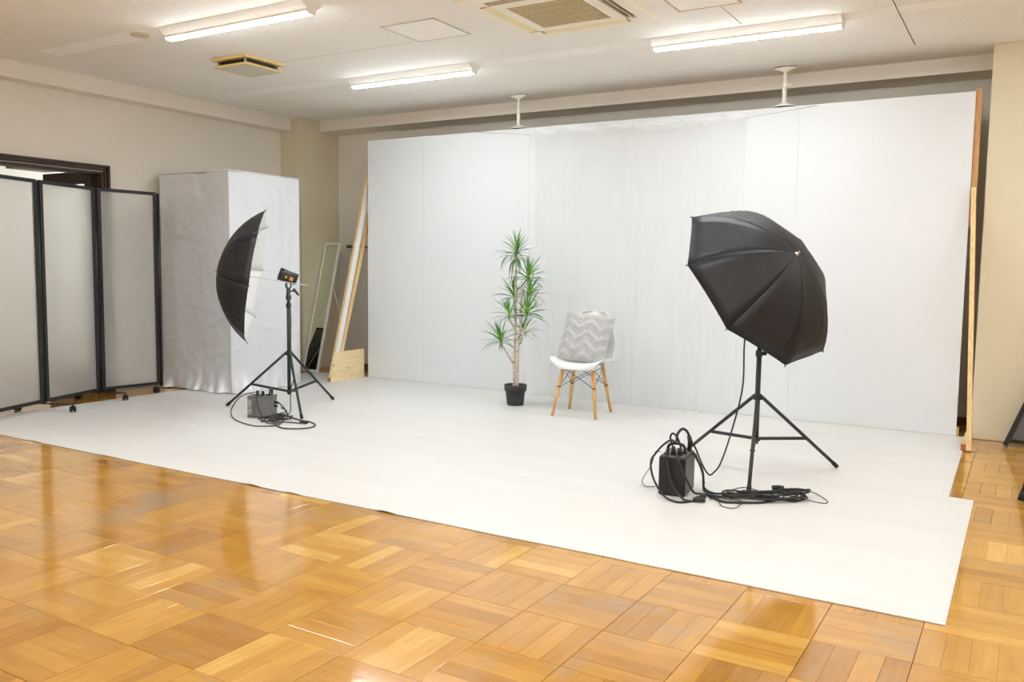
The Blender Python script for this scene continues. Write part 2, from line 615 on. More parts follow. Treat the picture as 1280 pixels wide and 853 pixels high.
def obj(name, mb, mats, parent=None, origin=None, local=False):
    """link mb as ONE mesh object; world coordinates unless local"""
    me = bpy.data.meshes.new(name)
    off = V((0, 0, 0))
    if not local:
        off = wpos(parent) if parent is not None else V((0, 0, 0))
    loc = V((0, 0, 0))
    if origin is not None:
        loc = V(origin) - off
        off = V(origin)
    me.from_pydata([tuple(p - off) for p in mb.v], [], mb.f)
    if not isinstance(mats, (list, tuple)):
        mats = [mats]
    for mm in mats:
        me.materials.append(mm)
    me.polygons.foreach_set('material_index', mb.mi)
    me.polygons.foreach_set('use_smooth', mb.sm)
    bm = bmesh.new()
    bm.from_mesh(me)
    bmesh.ops.recalc_face_normals(bm, faces=bm.faces)
    bm.to_mesh(me)
    bm.free()
    me.update()
    o = bpy.data.objects.new(name, me)
    COL.objects.link(o)
    o.location = loc
    if parent is not None:
        o.parent = parent
    return o


def tag(o, label=None, cat=None, group=None, kind=None):
    if label: o['label'] = label
    if cat: o['category'] = cat
    if group: o['group'] = group
    if kind: o['kind'] = kind
    return o


def thing(name, loc, label, cat, group=None):
    o = bpy.data.objects.new(name, None)
    o.empty_display_size = 0.1
    COL.objects.link(o)
    o.location = loc
    return tag(o, label, cat, group)


def struct(name, mb, mats, parent=None):
    o = obj(name, mb, mats, parent)
    if parent is None:
        o['kind'] = 'structure'
    return o


def copy_tree(o, parent=None):
    kids = list(o.children)
    c = o.copy()
    COL.objects.link(c)
    c.parent = parent
    for k in kids:
        copy_tree(k, c)
    return c


def spline(pts, per=8):
    pts = [V(p) for p in pts]
    P = [2 * pts[0] - pts[1]] + pts + [2 * pts[-1] - pts[-2]]
    out = []
    for i in range(1, len(P) - 2):
        a, b, c, d = P[i - 1], P[i], P[i + 1], P[i + 2]
        for k in range(per):
            t = k / per
            out.append(0.5 * ((2 * b) + (c - a) * t + (2 * a - 5 * b + 4 * c - d) * t * t + (3 * b - a - 3 * c + d) * t ** 3))
    out.append(pts[-1])
    return out


# ------------------------------------------------------------------ room shell
ZC = 2.80
XL, YB, XR, YF = -7.25, 7.62, 2.6, -3.2
YD0, YD1, ZD = 2.85, 4.83, 1.99      # door opening in the left wall

fl = MB().box(((XL + XR) / 2, (YF + YB) / 2, -0.032), (XR - XL + 0.4, YB - YF + 0.4, 0.04))
floor = struct('floor', fl, M['slab'])

# parquet blocks: 0.303 m squares of four planks, direction alternating
T = 0.303
ox, oy = -10.79842 * T, 6.36414 * T
fx, fy, fz = V(R_[0]), V(R_[1]), V(R_[2])


def in_view(p):
    d = p - CAMP
    z = d.dot(fz)
    if z < 0.2:
        return None
    u, v = 640 + 1073.76 * d.dot(fx) / z, 426.5 - 1073.76 * d.dot(fy) / z
    return (u, v, z) if -15 < u < 1295 and -15 < v < 868 else None


def under_sheet(x, y):
    return -6.4 < x < -0.75 and 3.65 < y < 6.6


PL, PW, PH = T - 0.0017, (T - 0.0017) / 4 - 0.0003, 0.012
pbm = MB().box((0, 0, -PH / 2), (PL, PW, PH), bev=0.0007)
near, far = [], []
for i in range(-14, 20):
    for j in range(-18, 20):
        x0, y0 = i * T + ox, j * T + oy
        if x0 + T < XL - 0.15 or x0 > XR or y0 > YB or y0 + T < YF:
            continue
        alongx = (i + j) % 2 == 0
        for k in range(4):
            cx = x0 + T / 2 + (0 if alongx else (k - 1.5) * (T - 0.0017) / 4)
            cy = y0 + T / 2 + ((k - 1.5) * (T - 0.0017) / 4 if alongx else 0)
            if cx < XL - 0.1 or cx > XR or cy > YB or cy < YF or under_sheet(cx, cy):
                continue
            hidden = under_sheet(cx, cy)
            rz = 0 if alongx else PI / 2
            if random.random() < 0.5:
                rz += PI
            tx, ty = random.gauss(0, 0.0013), random.gauss(0, 0.0019)
            z = random.gauss(0, 0.00015)
            q = in_view(V((cx, cy, 0)))
            behind = cx < -6.0 and cy > 3.3
            size = 0 if (q is None or behind) else 1.0 / (q[2] ** 3)
            (near if size > 0 else far).append((size, cx, cy, z, rz, tx, ty))
near.sort(reverse=True)
far += near[296:]
near = near[:296]
first = None
for (_, cx, cy, z, rz, tx, ty) in near:
    if first is None:
        first = obj('plank', pbm, M['parquet'], floor, local=True)
        p = first
    else:
        p = first.copy()
        COL.objects.link(p)
    p.location = (cx, cy, z)
    p.rotation_euler = (ty, tx, rz)
fm = MB()
hx, hy = PL / 2, PW / 2
for (_, cx, cy, z, rz, tx, ty) in far:
    c, s_ = math.cos(rz), math.sin(rz)
    pts = []
    for zz, sh in ((-PH, 0), (-0.0008, 0), (0, 0.0008)):
        for (a, b) in ((-1, -1), (1, -1), (1, 1), (-1, 1)):
            lx, ly = a * (hx - sh), b * (hy - sh)
            pts.append((cx + c * lx - s_ * ly, cy + s_ * lx + c * ly, z + zz + lx * -tx + ly * ty))
    fm.add(pts, [(8, 9, 10, 11)] + [(r * 4 + k, r * 4 + (k + 1) % 4, r * 4 + 4 + (k + 1) % 4, r * 4 + 4 + k) for r in (0, 1) for k in range(4)])
ff = obj('parquet_planks', fm, M['parquet_far'], floor)
ff['kind'] = 'stuff'

# ceiling
ceil = struct('ceiling', MB().box(((XL + XR) / 2, (YF + YB) / 2, ZC + 0.05), (XR - XL + 0.4, YB - YF + 0.4, 0.1)), M['ceiling'])
for (x0, x1, y0, y1) in ((-6.62, -5.22, 3.90, 4.08), (-6.84, -5.14, 5.74, 5.90), (-3.84, -2.37, 5.75, 5.94), (-1.06, 0.3, 5.76, 5.92)):
    mb = MB()
    n = 24
    top, bot = [], []
    for k in range(n + 1):
        x = x0 + (x1 - x0) * k / n
        bot.append(V((x, y0 + 0.012 * noise.noise((x * 9, 1, 0)), ZC - 0.0012)))
        top.append(V((x, y1 + 0.016 * noise.noise((x * 11, 5, 0)), ZC - 0.0012)))
    mb.prism(bot + top[::-1], (0, 0, 0), (0, 0, 0.003))
    obj('patched_strip', mb, M['ceil_patch'], ceil)
mb = MB()
obj('board_joint', MB().box((-0.78, 6.15, ZC - 0.0005), (0.006, 1.25, 0.003)), M['joint'], ceil)
obj('board_joint', MB().box((-1.70, 5.48, ZC - 0.0005), (0.004, 0.45, 0.003)), M['joint'], ceil)
obj('board_joint', MB().box((-4.55, 5.05, ZC - 0.0005), (1.3, 0.003, 0.003)), M['hatch_grey'], ceil)

# walls
wl = MB()
wl.box((XL - 0.06, (YF + YD0) / 2, ZC / 2), (0.12, YD0 - YF, ZC))
wl.box((XL - 0.06, (YD1 + YB) / 2, ZC / 2), (0.12, YB - YD1, ZC))
wl.box((XL - 0.06, (YD0 + YD1) / 2, (ZD + ZC) / 2), (0.12, YD1 - YD0, ZC - ZD))
struct('wall_left', wl, M['wall'])
struct('wall_back', MB().box(((XL + XR) / 2, YB + 0.06, ZC / 2), (XR - XL, 0.12, ZC)), M['wall'])
struct('wall_right', MB().box((XR + 0.06, (YF + YB) / 2, ZC / 2), (0.12, YB - YF, ZC)), M['wall_white'])
struct('wall_front', MB().box(((XL + XR) / 2, YF - 0.06, ZC / 2), (XR - XL, 0.12, ZC)), M['wall_white'])
struct('trim_1', MB().box(((XL - 7.09) / 2, (YF + 7.02) / 2, (2.662 + ZC) / 2), (-7.09 - XL, 7.02 - YF, ZC - 2.662)), M['beam'])
struct('trim_2', MB().box(((-6.93 - 0.30) / 2, (7.31 + YB) / 2, (2.685 + ZC) / 2), (-0.30 + 6.93, YB - 7.31, ZC - 2.685)), M['beam'])
struct('trim_3', MB().box(((XL - 6.93) / 2, (7.02 + YB) / 2, ZC / 2), (-6.93 - XL, YB - 7.02, ZC), bev=0.006), M['column'])
struct('trim_4', MB().box((0.16, (7.0 + YB) / 2, ZC / 2), (0.92, YB - 7.0, ZC), bev=0.006), M['column'])
struct('baseboard_back', MB().box(((-6.93 - 0.3) / 2, YB - 0.006, 0.03), (6.6, 0.012, 0.06)), M['brown_wood'])

# hallway behind the doorway
hm = MB()
hm.box((-9.55, 4.2, 1.25), (0.1, 6.0, 2.5))
hm.box((-8.46, 1.2, 1.25), (2.1, 0.1, 2.5))
hm.box((-8.46, 7.2, 1.25), (2.1, 0.1, 2.5))
hm.box((-8.46, 4.2, 2.55), (2.2, 6.0, 0.1))
struct('wall_hallway', hm, M['hall'])
struct('floor_hallway', MB().box((-8.46, 4.2, -0.026), (2.2, 6.0, 0.05)), M['brown_wood'])
struct('trim_5', MB().box((-8.70, 5.20, 2.165), (0.76, 0.42, 0.055)), M['brown_wood'])

# door frame and open glazed leaf
door = thing('door_1', (XL, 3.84, 0), None, None)
door['kind'] = 'structure'
fr = MB()
for k, (d, th) in enumerate(((0.0, 0.030), (0.028, 0.022), (0.060, 0.030))):
    x0 = XL + 0.022 - 0.012 * k
    y0, y1, z1 = YD0 - 0.075 + d, YD1 + 0.075 - d, ZD + 0.075 - d
    t_ = 0.022
    if k == 2:
        x0 = XL - 0.02
    fr.box((x0 - 0.05, y0 + t_ / 2, z1 / 2), (0.12 if k < 2 else 0.18, t_, z1), bev=0.003)
    fr.box((x0 - 0.05, y1 - t_ / 2, z1 / 2), (0.12 if k < 2 else 0.18, t_, z1), bev=0.003)
    fr.box((x0 - 0.05, (y0 + y1) / 2, z1 - t_ / 2), (0.12 if k < 2 else 0.18, y1 - y0, t_), bev=0.003)
obj('door_frame', fr, M['door_wood'], door)
hy_ = YD1 - 0.025
hx0, hx1 = XL - 0.15, XL - 0.80
lf = MB()
lf.box((hx0, hy_, 1.015), (0.07, 0.04, 2.00), bev=0.003)
lf.box((hx1, hy_, 1.015), (0.07, 0.04, 2.00), bev=0.003)
lf.box(((hx0 + hx1) / 2, hy_, 1.96), (hx0 - hx1, 0.045, 0.11), bev=0.003)
lf.box(((hx0 + hx1) / 2, hy_, 0.1), (hx0 - hx1, 0.04, 0.19), bev=0.003)
leaf_ = obj('door_leaf', lf, M['door_wood'], door)
obj('door_glass', MB().box(((hx0 + hx1) / 2, hy_, 1.05), (hx0 - hx1 - 0.06, 0.006, 1.72)), M['glass'], leaf_)


# ------------------------------------------------------------------ ceiling fittings
def ceiling_lamp(x0, x1, y, label, on=True):
    L = x1 - x0
    t = thing('ceiling_lamp', ((x0 + x1) / 2, y, ZC), label, 'ceiling lamp', 'ceiling lamps')
    prof = [(-0.090, 0), (-0.090, -0.005), (-0.033, -0.048), (0.033, -0.048), (0.090, -0.005), (0.090, 0)]
    mb = MB().prism([(-L / 2, a, b) for a, b in prof], (0, 0, 0), (L, 0, 0))
    obj('lamp_base', mb, M['white_paint'], t, local=True)
    hs = [(-0.033, -0.0475), (-0.033, -0.0590), (0.033, -0.0590), (0.033, -0.0475)]
    obj('side_light_shield', MB().prism([(-L / 2 + 0.012, a, b) for a, b in hs], (0, 0, 0), (L - 0.024, 0, 0)), M['white_paint'], t, local=True)  # opaque strip added to hold back the diffuser's sideways light
    pr = [(-0.032, -0.0585), (-0.031, -0.0645), (-0.022, -0.070), (0.022, -0.070), (0.031, -0.0645), (0.032, -0.0585)]
    mb = MB().prism([(-L / 2 + 0.012, a, b) for a, b in pr], (0, 0, 0), (L - 0.024, 0, 0))
    obj('lamp_diffuser', mb, M['lamp'], t, local=True)
    for sgn in (-1, 1):
        pr2 = [(-0.036, -0.046), (-0.035, -0.063), (-0.024, -0.072), (0.024, -0.072), (0.035, -0.063), (0.036, -0.046)]
        a = -L / 2 if sgn < 0 else L / 2 - 0.012
        obj('end_cap', MB().prism([(a, p, q) for p, q in pr2], (0, 0, 0), (0.012, 0, 0)), M['white_paint'], t, local=True)
    return t


ceiling_lamp(-5.20, -3.86, 4.005, 'lit white batten lamp on ceiling beside the yellowed air vent')
ceiling_lamp(-5.14, -3.87, 5.835, 'lit white batten lamp between the plain ceiling hatch and back beam')
ceiling_lamp(-2.36, -1.09, 5.835, 'lit white batten lamp right of the ceiling air conditioner')
for k, (cx, cy) in enumerate(((-1.72, 4.005), (0.95, 5.835), (0.95, 4.005), (-4.5, 2.175), (-1.72, 2.175), (0.95, 2.175),
                              (-4.5, 0.345), (-1.72, 0.345), (0.95, 0.345), (-4.5, -1.5), (-1.72, -1.5), (0.95, -1.5))):
    ceiling_lamp(cx - 0.635, cx + 0.635, cy, 'lit white batten lamp of the rows outside the picture, nearer the viewer')
hl = ceiling_lamp(-8.9, -7.7, 3.0, 'unseen batten lamp added to brighten the hallway beyond the door')  # both hallway lamps are added out of sight to brighten the hall
hl.location.z = 2.5
hl['group'] = 'added hallway lamps'
h2 = copy_tree(hl)
hl.location = (-8.35, 5.55, 2.5)
h2.location = (-8.35, 6.4, 2.5)
h2['label'] = 'second unseen batten lamp added to brighten the hallway, at its far end'

# cassette air conditioner
ac = thing('ceiling_air_conditioner', (-2.575, 4.82, ZC), 'square cream ceiling cassette air conditioner with beige centre grille', 'air conditioner')
mb = MB()
br = [-0.465, -0.385, -0.315, -0.255, 0.255, 0.315, 0.385, 0.465]
for a in range(7):
    for b in range(7):
        cx, cy = (br[a] + br[a + 1]) / 2, (br[b] + br[b + 1]) / 2
        slot = (a in (1, 5) and b in (2, 3, 4)) or (b in (1, 5) and a in (2, 3, 4))
        if slot or (a == 3 and b == 3):
            continue
        mb.box((cx, cy, -0.016), (br[a + 1] - br[a], br[b + 1] - br[b], 0.032))
mb.box((0, 0, -0.004), (0.955, 0.955, 0.010), bev=0.004)
obj('panel', mb, M['ac_white'], ac, local=True)
obj('slot_shade_plate', MB().box((0, 0, -0.0115), (0.80, 0.80, 0.004)), M['ac_dark'], ac, local=True)  # near-black plate stands in for the shade inside the open slots
g = MB()
g.box((0, 0, -0.022), (0.508, 0.508, 0.008))
for k in range(24):
    g.box((-0.24 + k * 0.48 / 23, 0, -0.029), (0.010, 0.50, 0.008))
for k in range(5):
    g.box((0, -0.2 + k * 0.1, -0.028), (0.50, 0.006, 0.006))
obj('intake_grille', g, M['ac_grille'], ac, local=True)
gf = MB()
for (cx, cy, sx, sy) in ((0, 0.25, 0.52, 0.014), (0, -0.25, 0.52, 0.014), (0.25, 0, 0.014, 0.52), (-0.25, 0, 0.014, 0.52)):
    gf.box((cx, cy, -0.031), (sx, sy, 0.012), bev=0.003)
obj('grille_rim', gf, M['ac_white'], ac, local=True)
for (cx, cy, ax, tilt, yl) in ((-0.35, 0, 'y', 0.12, True), (0, 0.35, 'x', 0.12, True), (0.35, 0, 'y', 1.5, False), (0, -0.35, 'x', 1.5, False)):
    if ax == 'y':
        R = Matrix.Rotation(tilt * (1 if cx > 0 else -1), 3, 'Y')
        mb = MB().box((cx, cy, -0.030 if yl else -0.022), (0.064 if yl else 0.020, 0.60, 0.004), R, bev=0.002)
    else:
        R = Matrix.Rotation(tilt * (-1 if cy > 0 else 1), 3, 'X')
        mb = MB().box((cx, cy, -0.030 if yl else -0.022), (0.60, 0.064 if yl else 0.020, 0.004), R, bev=0.002)
    o = obj('louvre_flap', mb, M['ac_yellow'] if yl else M['ac_white'], ac, local=True)
    if yl: o['label'] = 'yellowed louvre flap'

# supply vent
vt = thing('ceiling_vent', (-5.43, 4.92, ZC), 'square yellowed plastic air vent with dark gap on ceiling', 'vent')
obj('mounting_plate', MB().box((0, 0, -0.009), (0.40, 0.40, 0.018), bev=0.004), M['vent_plastic'], vt, local=True)
obj('throat_shade_block', MB().box((0, 0, -0.026), (0.30, 0.30, 0.030)), M['ac_dark'], vt, local=True)  # solid near-black block stands in for shade between the vent plates
mb = MB().box((0, 0, -0.062), (0.385, 0.385, 0.014), bev=0.004)
dp = obj('diffuser_plate', mb, M['vent_plastic'], vt, local=True)
obj('plate_face', MB().box((0, 0, -0.0695), (0.345, 0.345, 0.003)), M['vent_plate'], dp, local=True)
for a in (-1, 1):
    for b in (-1, 1):
        obj('spacer', MB().box((a * 0.15, b * 0.165, -0.036), (0.012, 0.012, 0.040)), M['chrome'], vt, local=True)


def hatch(x0, x1, y0, y1, fmat, wd, label):
    t = thing('ceiling_hatch', ((x0 + x1) / 2, (y0 + y1) / 2, ZC), label, 'hatch')
    sx, sy = x1 - x0, y1 - y0
    obj('hatch_lid', MB().box((0, 0, -0.001), (sx - wd, sy - wd, 0.005)), M['ceil_patch'], t, local=True)
    fr = MB()
    for sg in (-1, 1):
        fr.box((0, sg * sy / 2, -0.002), (sx + wd, wd, 0.008))
        fr.box((sg * sx / 2, 0, -0.002), (wd, sy + wd, 0.008))
    obj('hatch_frame', fr, fmat, t, local=True)


hatch(-3.83, -3.40, 4.63, 5.06, M['hatch_grey'], 0.009, 'square ceiling hatch with thin grey rim left of the air conditioner')
hatch(-1.95, -1.57, 4.86, 5.24, M['hatch_brown'], 0.012, 'square ceiling hatch with bronze rim right of the air conditioner')
t = obj('ceiling_cover_plate', MB().lathe([(0.068, 0), (0.066, -0.008), (0.055, -0.012), (0.0, -0.012)], (-5.48, 3.98, ZC), n=28), M['disc'])
tag(t, 'small round beige cover plate on the ceiling patch', 'cover plate')

# ------------------------------------------------------------------ white vinyl floor sheet
mb = MB()
x0, x1 = -6.77, -0.178
zt = 0.0045
n = 150
edge_t, edge_b, inner = [], [], []
bumps = ((-3.55, 0.05, 0.006), (-3.24, 0.04, 0.006), (-2.62, 0.045, 0.008), (-6.3, 0.05, 0.003), (-5.6, 0.05, 0.003), (-4.8, 0.06, 0.002))
for k in range(n + 1):
    x = x0 + (x1 - x0) * k / n
    h = sum(a * math.exp(-((x - c) / wd) ** 2) for c, wd, a in bumps) + 0.0012 * abs(noise.noise((x * 5, 0, 3)))
    y = 3.2 + 0.004 * noise.noise((x * 2.3, 7, 0))
    edge_t.append((x, y, zt + h))
    edge_b.append((x, y, 0.0012 + h))
    inner.append((x, 3.30, zt))
mb.add(edge_b + edge_t, [(k, k + 1, n + 2 + k, n + 1 + k) for k in range(n)])
mb.add(edge_t + inner, [(k, k + 1, n + 2 + k, n + 1 + k) for k in range(n)], smooth=True)
poly = [V((x0, 3.30, zt)), V((x1, 3.30, zt)), V((-0.184, 5.08, zt)), V((-0.302, 5.085, zt)), V((-0.318, 6.46, zt)), V((-0.335, 7.03, zt)), V((x0, 7.03, zt))]
mb.add(poly, [range(len(poly))])
mb.add([p - V((0, 0, 0.0035)) for p in poly] + poly, [(k, (k + 1) % 7, 7 + (k + 1) % 7, 7 + k) for k in range(1, 7)])
sheet = obj('floor_sheet', mb, M['sheet'])
tag(sheet, 'large white wood print vinyl sheet laid over the parquet', 'floor sheet')
ZS = 0.0045     # top of the sheet

# ------------------------------------------------------------------ backdrop wall
bd = thing('backdrop_wall', (-3.2, 7.06, 0), 'wide white panelled backdrop wall with wooden braces at both ends', 'backdrop')
seams = [-5.995, -5.27, -4.05, -2.83, -1.61, -0.395]
for a, b in zip(seams, seams[1:]):
    obj('panel', MB().box(((a + b) / 2, 7.036, (0.006 + 2.488) / 2), (b - a - 0.0012, 0.012, 2.482)), M['backdrop'], bd)
for x in (-5.97, -5.27, -4.05, -2.83, -1.61):
    obj('stud', MB().box((x, 7.066, 1.25), (0.04, 0.045, 2.47)), M['orange_stud'], bd)
obj('stud', MB().box((-0.374, 7.068, 2.02), (0.040, 0.048, 0.97)), M['orange_stud'], bd)
obj('stud', MB().box((-0.435, 7.14, 0.77), (0.040, 0.048, 1.53)), M['orange_stud'], bd)
obj('top_rail', MB().box((-3.2, 7.066, 2.463), (5.55, 0.044, 0.04)), M['orange_stud'], bd)
obj('bottom_rail', MB().box((-3.18, 7.068, 0.035), (5.60, 0.044, 0.06)), M['pine_stud'], bd)
# left brace: gusset board, slanting studs, white painted face
zg = 0.305
sl = 0.5 / 1.78
gx0, gx1 = -6.075, -6.040
P = lambda y, z, x: V((x, y, z))
g = MB().prism([P(6.50, ZS, gx0), P(7.02, ZS, gx0), P(7.02, zg, gx0), P(6.50 + sl * zg, zg, gx0)], (0, 0, 0), (gx1 - gx0, 0, 0))
obj('gusset_board', g, M['pine'], bd)
obj('board_end', MB().prism([P(6.494, ZS, gx0), P(6.50, ZS, gx0), P(6.508, 0.045, gx0), P(6.502, 0.045, gx0)], (0, 0, 0), (gx1 - gx0, 0, 0)), M['red_wood'], bd)


def slant(y0, z0, y1, z1, wd, xa, xb):
    """bar in a plane of constant x: front edge from (y0,z0) to (y1,z1), width wd towards +y"""
    return MB().prism([P(y0, z0, xa), P(y0 + wd, z0, xa), P(y1 + wd, z1, xa), P(y1, z1, xa)], (0, 0, 0), (xb - xa, 0, 0))


obj('brace', slant(6.50 + sl * zg, zg, 6.50 + sl * 2.15, 2.15, 0.07, -6.078, -6.052), M['pine_stud'], bd)
o = obj('brace_face', slant(6.505 + sl * zg, zg, 6.505 + sl * 2.15, 2.15, 0.062, -6.052, -6.046), M['white_board'], bd)
o['label'] = 'white painted brace face'
obj('brace', slant(6.665, zg, 7.12, 1.78, 0.045, -6.074, -6.050), M['pine_stud'], bd)
# right brace
a, b = V((-0.281, 6.475, 0.0)), V((-0.371, 6.995, 1.80))
R = MB()
R.bar(a + V((0, 0, 0.004)), b, 0.03, 0.05, up=V((0, 1, 0)))
obj('brace', R, M['pine_stud'], bd)
obj('floor_rail', MB().box((-0.316, 6.755, 0.026), (0.032, 0.55, 0.044)), M['pine_stud'], bd)
o = obj('rail_end', MB().box((-0.316, 6.4765, 0.026), (0.030, 0.006, 0.042)), M['red_wood'], bd)
o['label'] = 'reddish sawn rail end'

# tension poles between the backdrop top and the ceiling


def tension_pole(x, label):
    y = 7.055
    t = thing('tension_pole', (x, y, 2.49), label, 'tension pole', 'white tension poles')
    H = ZC - 2.49
    obj('lower_plate', MB().lathe([(0.088, 0.004), (0.088, 0.009), (0.05, 0.022), (0.022, 0.034), (0.02, 0.045)], n=24, sx=0.45), M['pole_white'], t, local=True)
    obj('rubber_pad', MB().lathe([(0.09, 0.0), (0.09, 0.0045)], n=24, sx=0.46), M['rubber'], t, local=True)
    obj('outer_tube', MB().tube([(0, 0, 0.036), (0, 0, 0.165)], 0.017, 14), M['pole_white'], t, local=True)
    obj('collar', MB().lathe([(0.021, 0.15), (0.021, 0.185), (0.016, 0.19)], n=16), M['pole_white'], t, local=True)
    obj('inner_tube', MB().tube([(0, 0, 0.16), (0, 0, H - 0.03)], 0.012, 14), M['pole_white'], t, local=True)
    obj('knob', MB().tube([(0.015, 0, 0.176), (0.035, 0, 0.176)], 0.008, 10).tube([(0.035, 0, 0.176), (0.043, 0, 0.176)], 0.013, 10), M['pole_white'], t, local=True)
    obj('upper_plate', MB().lathe([(0.015, H - 0.048), (0.02, H - 0.036), (0.055, H - 0.022), (0.09, H - 0.008), (0.09, H - 0.004)], n=24, sx=0.45), M['pole_white'], t, local=True)
    obj('rubber_pad', MB().lathe([(0.091, H - 0.0045), (0.091, H)], n=24, sx=0.46), M['rubber'], t, local=True)


tension_pole(-4.185, 'white tension pole wedged above backdrop, nearer the tall plant')
tension_pole(-1.74, 'white tension pole wedged above backdrop, above the right umbrella')

# ------------------------------------------------------------------ sheer curtain on a wire
WY = 6.965


def wire_z(x):
    if x < -4.0:
        return 2.485 + (2.412 - 2.485) * (x + 4.62) / 0.62
    if x > -2.03:
        return 2.412 + (2.48 - 2.412) * (x + 2.03) / 0.55
    return 2.412 - 0.012 * math.sin(PI * (x + 4.0) / 1.97)


wp = [(-4.62, 7.028, 2.485)] + [(-4.0 + 1.97 * k / 12, WY, wire_z(-4.0 + 1.97 * k / 12)) for k in range(13)] + [(-1.48, 7.028, 2.478)]
tag(obj('curtain_wire', MB().tube(wp, 0.0012, 5), M['grey_rail']), 'thin wire strung across the backdrop holding the sheer curtain', 'wire')
random.seed(21)
NF = 300
folds = [random.uniform(0.6, 1.5) for _ in range(40)]
acc, ph = 0, []
for k in range(NF + 1):
    u = k / NF
    ph.append(2 * PI * (12 * u + 1.3 * noise.noise((u * 5.3, 2.2, 0)) * 1.2))


def curt(u, v):
    k = min(int(round(u * NF)), NF)
    sag = 0.022 * abs(math.sin(u * PI * 5.5))
    z1 = 2.425 - sag + 0.016 * noise.noise((u * 14, 0.3, 0))
    xw = -4.0 + 1.985 * u + 0.02 * (v - 0.5) * math.sin(u * 3)
    amp = (0.014 + 0.022 * (0.5 + noise.noise((u * 7, 3.1, 0)))) * (0.4 + 0.75 * (1 - v) ** 0.6)
    flare = 0.075 * (1 - v) ** 1.5
    y = WY - 0.010 - flare * (0.75 + 0.5 * noise.noise((u * 4, 9, 0))) - amp * (0.5 + 0.5 * math.sin(ph[k] + 0.7 * noise.noise((u * 8, v * 1.7, 4)))) - 0.004 * noise.noise((u * 34, v * 2.0, 1))
    z = ZS + 0.004 + (z1 - ZS) * v + (0.012 * noise.noise((u * 30, 8, 2)) + 0.006 if v < 0.02 else 0)
    return V((xw, min(y, 7.02), z))


cur = thing('sheer_curtain', (-3.0, WY, ZS), 'white sheer voile curtain hanging in folds before the backdrop', 'curtain')
obj('curtain_fabric', MB().grid(curt, NF, 36), M['sheer'], cur)
hd = MB()


def header(u, v):
    p = curt(u, 1.0)
    return V((p.x, p.y - 0.004 - 0.003 * math.sin(v * PI), p.z - 0.045 + 0.055 * v))


obj('curtain_header', hd.grid(header, NF, 3), M['sheer'], cur)


# ------------------------------------------------------------------ moulded chair
CH = V((-3.075, 6.283, ZS))
ch = thing('dining_chair', CH, 'white moulded shell chair with splayed wooden dowel legs', 'chair')
ct, st = math.cos(math.radians(5.5)), math.sin(math.radians(5.5))


def cl(x, y, z):       # chair local -> world
    return V((CH.x + ct * x - st * y, CH.y + st * x + ct * y, CH.z + z))


prof = [(-0.262, 0.392, 0.170), (-0.266, 0.410, 0.185), (-0.252, 0.430, 0.204), (-0.215, 0.440, 0.222), (-0.14, 0.438, 0.234), (-0.04, 0.424, 0.238), (0.06, 0.419, 0.232),
        (0.13, 0.432, 0.222), (0.175, 0.470, 0.214), (0.198, 0.530, 0.214), (0.212, 0.600, 0.214), (0.228, 0.680, 0.200), (0.244, 0.755, 0.176), (0.256, 0.800, 0.142), (0.264, 0.826, 0.095), (0.266, 0.834, 0.045)]
prof = [(a, b, c) for a, b, c in zip(*[[p[k] for p in spline(prof, 3)] for k in range(3)])] if False else [tuple(p) for p in spline(prof, 4)]


def shell(sg):
    def f(u, v):
        k = v * (len(prof) - 1)
        i = min(int(k), len(prof) - 2)
        fr_ = k - i
        y, z, wd = [prof[i][a] * (1 - fr_) + prof[i + 1][a] * fr_ for a in range(3)]
        s_ = 2 * u - 1
        e = abs(s_) ** 2.6
        seat = max(0, 1 - v / 0.55)
        back = min(1, max(0, (v - 0.42) / 0.25))
        lift = 0.040 * e * (1 - abs(v - 0.35) * 1.3 if v < 0.9 else 0.3) * (1 - back * 0.8) - 0.012 * (1 - e) * seat
        if v < 0.2:
            lift *= (v / 0.2) ** 0.7
        fwd = -0.065 * e * back * (1 - 0.55 * max(0, v - 0.7) / 0.3)
        yr = 0.075 * abs(s_) ** 2.4 * max(0, 1 - v / 0.32)
        return cl(s_ * wd, y + fwd + yr, z + lift)
    return f


smb = MB().grid(shell(1), 26, len(prof) - 1)
so = obj('seat_shell', smb, M['shell'], ch)
md = so.modifiers.new('thickness', 'SOLIDIFY')
md.thickness = 0.006
md.offset = 0
feet = [V((-3.237, 6.051, ZS)), V((-2.881, 6.115, ZS)), V((-2.925, 6.504, ZS)), V((-3.285, 6.452, ZS))]
tops = [cl(-0.125, -0.125, 0.405), cl(0.125, -0.125, 0.405), cl(0.125, 0.105, 0.400), cl(-0.125, 0.105, 0.400)]
for a, b in zip(feet, tops):
    obj('leg', MB().tube([a, a * 0.5 + b * 0.5, b], [0.0115, 0.014, 0.0155], 12), M['beech'], ch)
    obj('leg_bracket', MB().tube([b - (b - a).normalized() * 0.02, b + V((0, 0, 0.014))], 0.011, 8), M['black_metal'], ch)
at_ = lambda k, f: feet[k] * (1 - f) + tops[k] * f
for a, b in ((0, 1), (1, 2), (2, 3), (3, 0)):
    for (fa, fb) in ((0.58, 0.96), (0.96, 0.58)):
        obj('wire_strut', MB().tube([at_(a, fa), at_(b, fb)], 0.0028, 6), M['black_metal'], ch)
for k in range(4):
    obj('strut_bolt', MB().tube([at_(k, 0.575), at_(k, 0.595)], 0.0175, 8), M['black_metal'], ch)
for a, b in ((0, 2), (1, 3)):
    obj('seat_bar', MB().tube([tops[a] + V((0, 0, 0.006)), tops[b] + V((0, 0, 0.006))], 0.006, 6), M['black_metal'], ch)

# cushion leaning on the backrest
cush = MB()
NC = 84
cw, chh = 0.425, 0.425
tilt = math.radians(25)
rollc = math.radians(-4.5)


